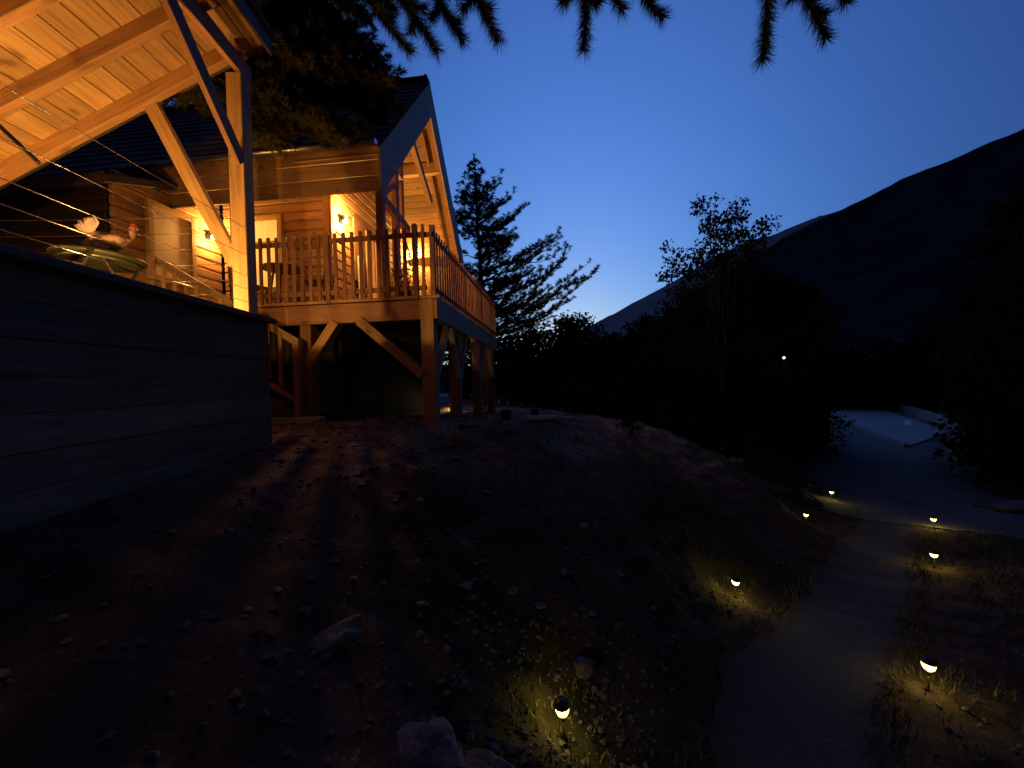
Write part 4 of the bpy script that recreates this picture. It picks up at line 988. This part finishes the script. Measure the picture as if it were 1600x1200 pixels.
def leafy_tree(name, trunk_px, depth, tips, label, group=None, leaf=.10, per=26, crad=.26, mat=None, trunk_r=.10, topfrac=.75):
    """tree whose branch tips are given one by one (open crown)"""
    bx, by = pix(*trunk_px, depth).xy; bz = Hz(bx, by); W = Wood(); tips3 = [np.array(pix(x, y, depth+rng.uniform(-1, 1))) for x, y in tips]
    cx = np.mean([t[0] for t in tips3]); cy = np.mean([t[1] for t in tips3]); zt = max(t[2] for t in tips3)
    tp = polyline((bx, by, bz-.2), (cx, cy, bz+(zt-bz)*topfrac), 0, 8, .02); W.add(tp, np.linspace(trunk_r, trunk_r*.2, 8), 8); C = []
    for t in tips3:
        zo = min(bz+(t[2]-bz)*rng.uniform(.5, .8), tp[-1, 2]); o = np.array([np.interp(zo, tp[:, 2], tp[:, i]) for i in range(3)]); p = polyline(o, t, .05, 7, .05); W.add(p, np.linspace(trunk_r*.3, trunk_r*.05, 7), 5)
        C += [t, t+rng.normal(size=3)*crad*.8, p[-2]+rng.normal(size=3)*crad*.7, p[-3]+rng.normal(size=3)*crad*.8]
    return finish_tree(name, W, [leaf_cloud(np.array(C), crad, per, leaf)], mat or M['leaf'], (bx, by, bz), label, group)
leafy_tree('broadleaf_tree', (1130, 640), 14, [(1095, 318), (1118, 312), (1145, 325), (1160, 338), (1155, 345), (1125, 340), (1105, 355), (1135, 365), (1100, 385), (1120, 392), (1150, 380), (1165, 392), (1190, 350), (1205, 348), (1182, 365), (1085, 400), (1060, 395), (1045, 410), (1040, 432), (1062, 425), (1080, 420), (1098, 410), (1128, 408), (1148, 402), (1168, 372), (1072, 440), (1110, 432), (1135, 425), (1160, 415)],
           'slender leafy tree with an open crown standing up above the dark wood', leaf=.16, per=34, crad=.32)
# dark trees of the valley wood
wood_ = [ # px, depth, top py, spread, label
 (900, 19, 478, 2.0, 'rounded dark tree right of the pine, at the foot of the bright sky gap'),
 (845, 22, 505, 2.4, 'low dark tree seen under the long pine limbs'),
 (800, 19, 515, 2.2, 'dark bushy tree just past the end of the deck'),
 (960, 24, 512, 2.4, 'dark tree just right of the lowest point of the sky'),
 (1015, 22, 480, 2.6, 'dark tree left of the slender open tree'),
 (1075, 16, 432, 2.3, 'dark dense tree close below the slender open tree'),
 (1150, 15, 415, 2.3, 'dark dense tree below the right side of the slender open tree'),
 (1205, 17, 400, 2.6, 'broad dark tree standing above the lit window of the valley'),
 (1255, 19, 425, 2.2, 'dark tree left of the pale stretch of road'),
 (1010, 15, 560, 1.8, 'low dark thicket on the crest beyond the planks'),
 (1380, 70, 520, 4.4, 'far dark tree beyond the pale road, left one'),
 (1440, 66, 505, 4.6, 'far dark tree beyond the pale road, middle one'),
 (1570, 30, 400, 3.2, 'tall dark tree at the right end of the low roadside wall'),
 (1580, 17, 330, 2.8, 'tall dark tree towards the right edge of the picture'),
 (1625, 14, 250, 3.0, 'tallest dark tree cut by the right edge of the picture'),
 (1320, 72, 540, 4.4, 'far dark tree behind the left end of the pale road'),
 (1590, 15, 560, 1.5, 'low dark bush at the right side of the yard'),
 (1240, 21, 560, 1.8, 'low dark bush at the left side of the yard')]
for i, (px, d, ty, spd, lb) in enumerate(wood_):
    b = pix(px, 640, d); z = Hz(b.x, b.y); h = (pix(px, ty, d).z-z)*.93-.25
    broad_tree('broadleaf_tree', (b.x, b.y, z), h, spd, lb, None, .20 if d < 30 else .4, 150 if h > 4 else 90, 46, .6 if d < 30 else 1.0, M['leaf_dark'], .02, 100+i, .13)
for i, (px, d, ty, lb) in enumerate(((60, 12, 225, 'dark tree behind the terrace at the left edge'), (170, 14, 180, 'dark tree behind the green garden table'), (-60, 9, 200, 'dark tree beyond the left end of the terrace'), (250, 19, 90, 'dark tree behind the cabin roof, left of the pavilion post'), (330, 21, 60, 'tall dark tree behind the cabin roof beside the leaning pine'), (120, 20, 120, 'dark tree far behind the wing of the cabin'))):
    b = pix(px, 480, d); z = Hz(b.x, b.y); h = pix(px, ty, d).z-z
    broad_tree('broadleaf_tree', (b.x, b.y, z), h, 2.6, lb, None, .18, 90, 40, .6, M['leaf_dark'], .2, 300+i, .15)
# undergrowth of the valley wood, one dark mass
def thicket(n, fn, h0, h1, rad, leaf, per, seed):
    g = np.random.default_rng(seed); C = []
    for _ in range(n):
        x, y = fn(g); z = Hz(x, y); C.append((x, y, z+g.uniform(h0, h1)))
    return leaf_cloud(np.array(C), rad, per, leaf)
T1 = thicket(620, lambda g: (lambda a, r: (r*math.sin(a), r*math.cos(a)))(R(g.uniform(-9, 38)), g.uniform(21, 34)), 0, 4.4, 1.0, .34, 40, 5)
T2 = thicket(420, lambda g: (lambda a, r: (r*math.sin(a), r*math.cos(a)))(R(g.uniform(50, 74)), g.uniform(19, 26)), 0, 4.5, 1.0, .34, 40, 6)
T3 = thicket(500, lambda g: (lambda a, r: (r*math.sin(a), r*math.cos(a)))(R(g.uniform(36, 50)), g.uniform(62, 85)), 0, 6.5, 2.2, .7, 40, 7)
T4 = thicket(260, lambda g: (lambda a, r: (r*math.sin(a), r*math.cos(a)))(R(g.uniform(10, 36)), g.uniform(12.5, 17)), -.1, 1.0, .5, .16, 40, 8)
tag(link('undergrowth', tris_mesh('undergrowth', np.concatenate([T1, T2, T3, T4]), M['leaf_dark'])), 'dark mass of bushes and young trees filling the valley', 'undergrowth', kind='stuff')
# shrubs and saplings
x, y = ground_at(1168, 690, 9.0)
broad_tree('sapling', (x, y, Hz(x, y)), 1.15, .34, 'small dark conifer-like shrub on the crest beside the pale boulder', None, .06, 34, 40, .16, M['leaf_dark'], .12, 401, .03)
x, y = ground_at(897, 650, 11); broad_tree('shrub', (x, y, Hz(x, y)), 1.25, .45, 'dark shrub beyond the pale planks', None, .07, 34, 40, .2, M['leaf_dark'], .1, 402, .03)
x, y = ground_at(988, 690, 8.6); broad_tree('shrub', (x, y, Hz(x, y)), .35, .35, 'low tuft of shrub on the crest of the bank', None, .06, 20, 30, .12, M['leaf_dark'], .1, 403, .02)

# far house and street light across the valley
b = pix(1383, 545, 95); FH = empty('far_house', (b.x, b.y, b.z-1.5), .6, 'faint far house with a shallow roof across the valley', 'house')
wbox('wall', FH, (0, 0, 1.5), (9, 6, 3), M['concrete'], 0)
link('roof', pymesh('roof', [(-5, -3.6, 3), (5, -3.6, 3), (5, 3.6, 3), (-5, 3.6, 3), (-5, 0, 4.6), (5, 0, 4.6)], [(0, 1, 5, 4), (2, 3, 4, 5), (0, 4, 3), (1, 2, 5), (0, 3, 2, 1)], M['shingle']), FH)
wf = window(FH, (-2, -3.02, 1.5), 1.2, 1.2, 0, M['glassy'], PINE, True, .12)
b = pix(1225, 559, 14.0); gz = Hz(b.x, b.y)
t = empty('garden_light', (b.x, b.y, gz), 0, 'tiny white light shining among the dark trees of the valley', 'lamp')
v_, f_ = tube([(0, 0, -.2), (0, 0, b.z-gz-.05)], .03, 8); link('pole', pymesh('pole', v_, f_, M['black_metal'], True), t)
v_, f_ = lathe([(.01, 0), (.035, .02), (.04, .05), (.01, .08)], 10); link('lamp_head', pymesh('lamp_head', v_, f_, M['lamp_far'], True), t, (0, 0, b.z-gz-.04))
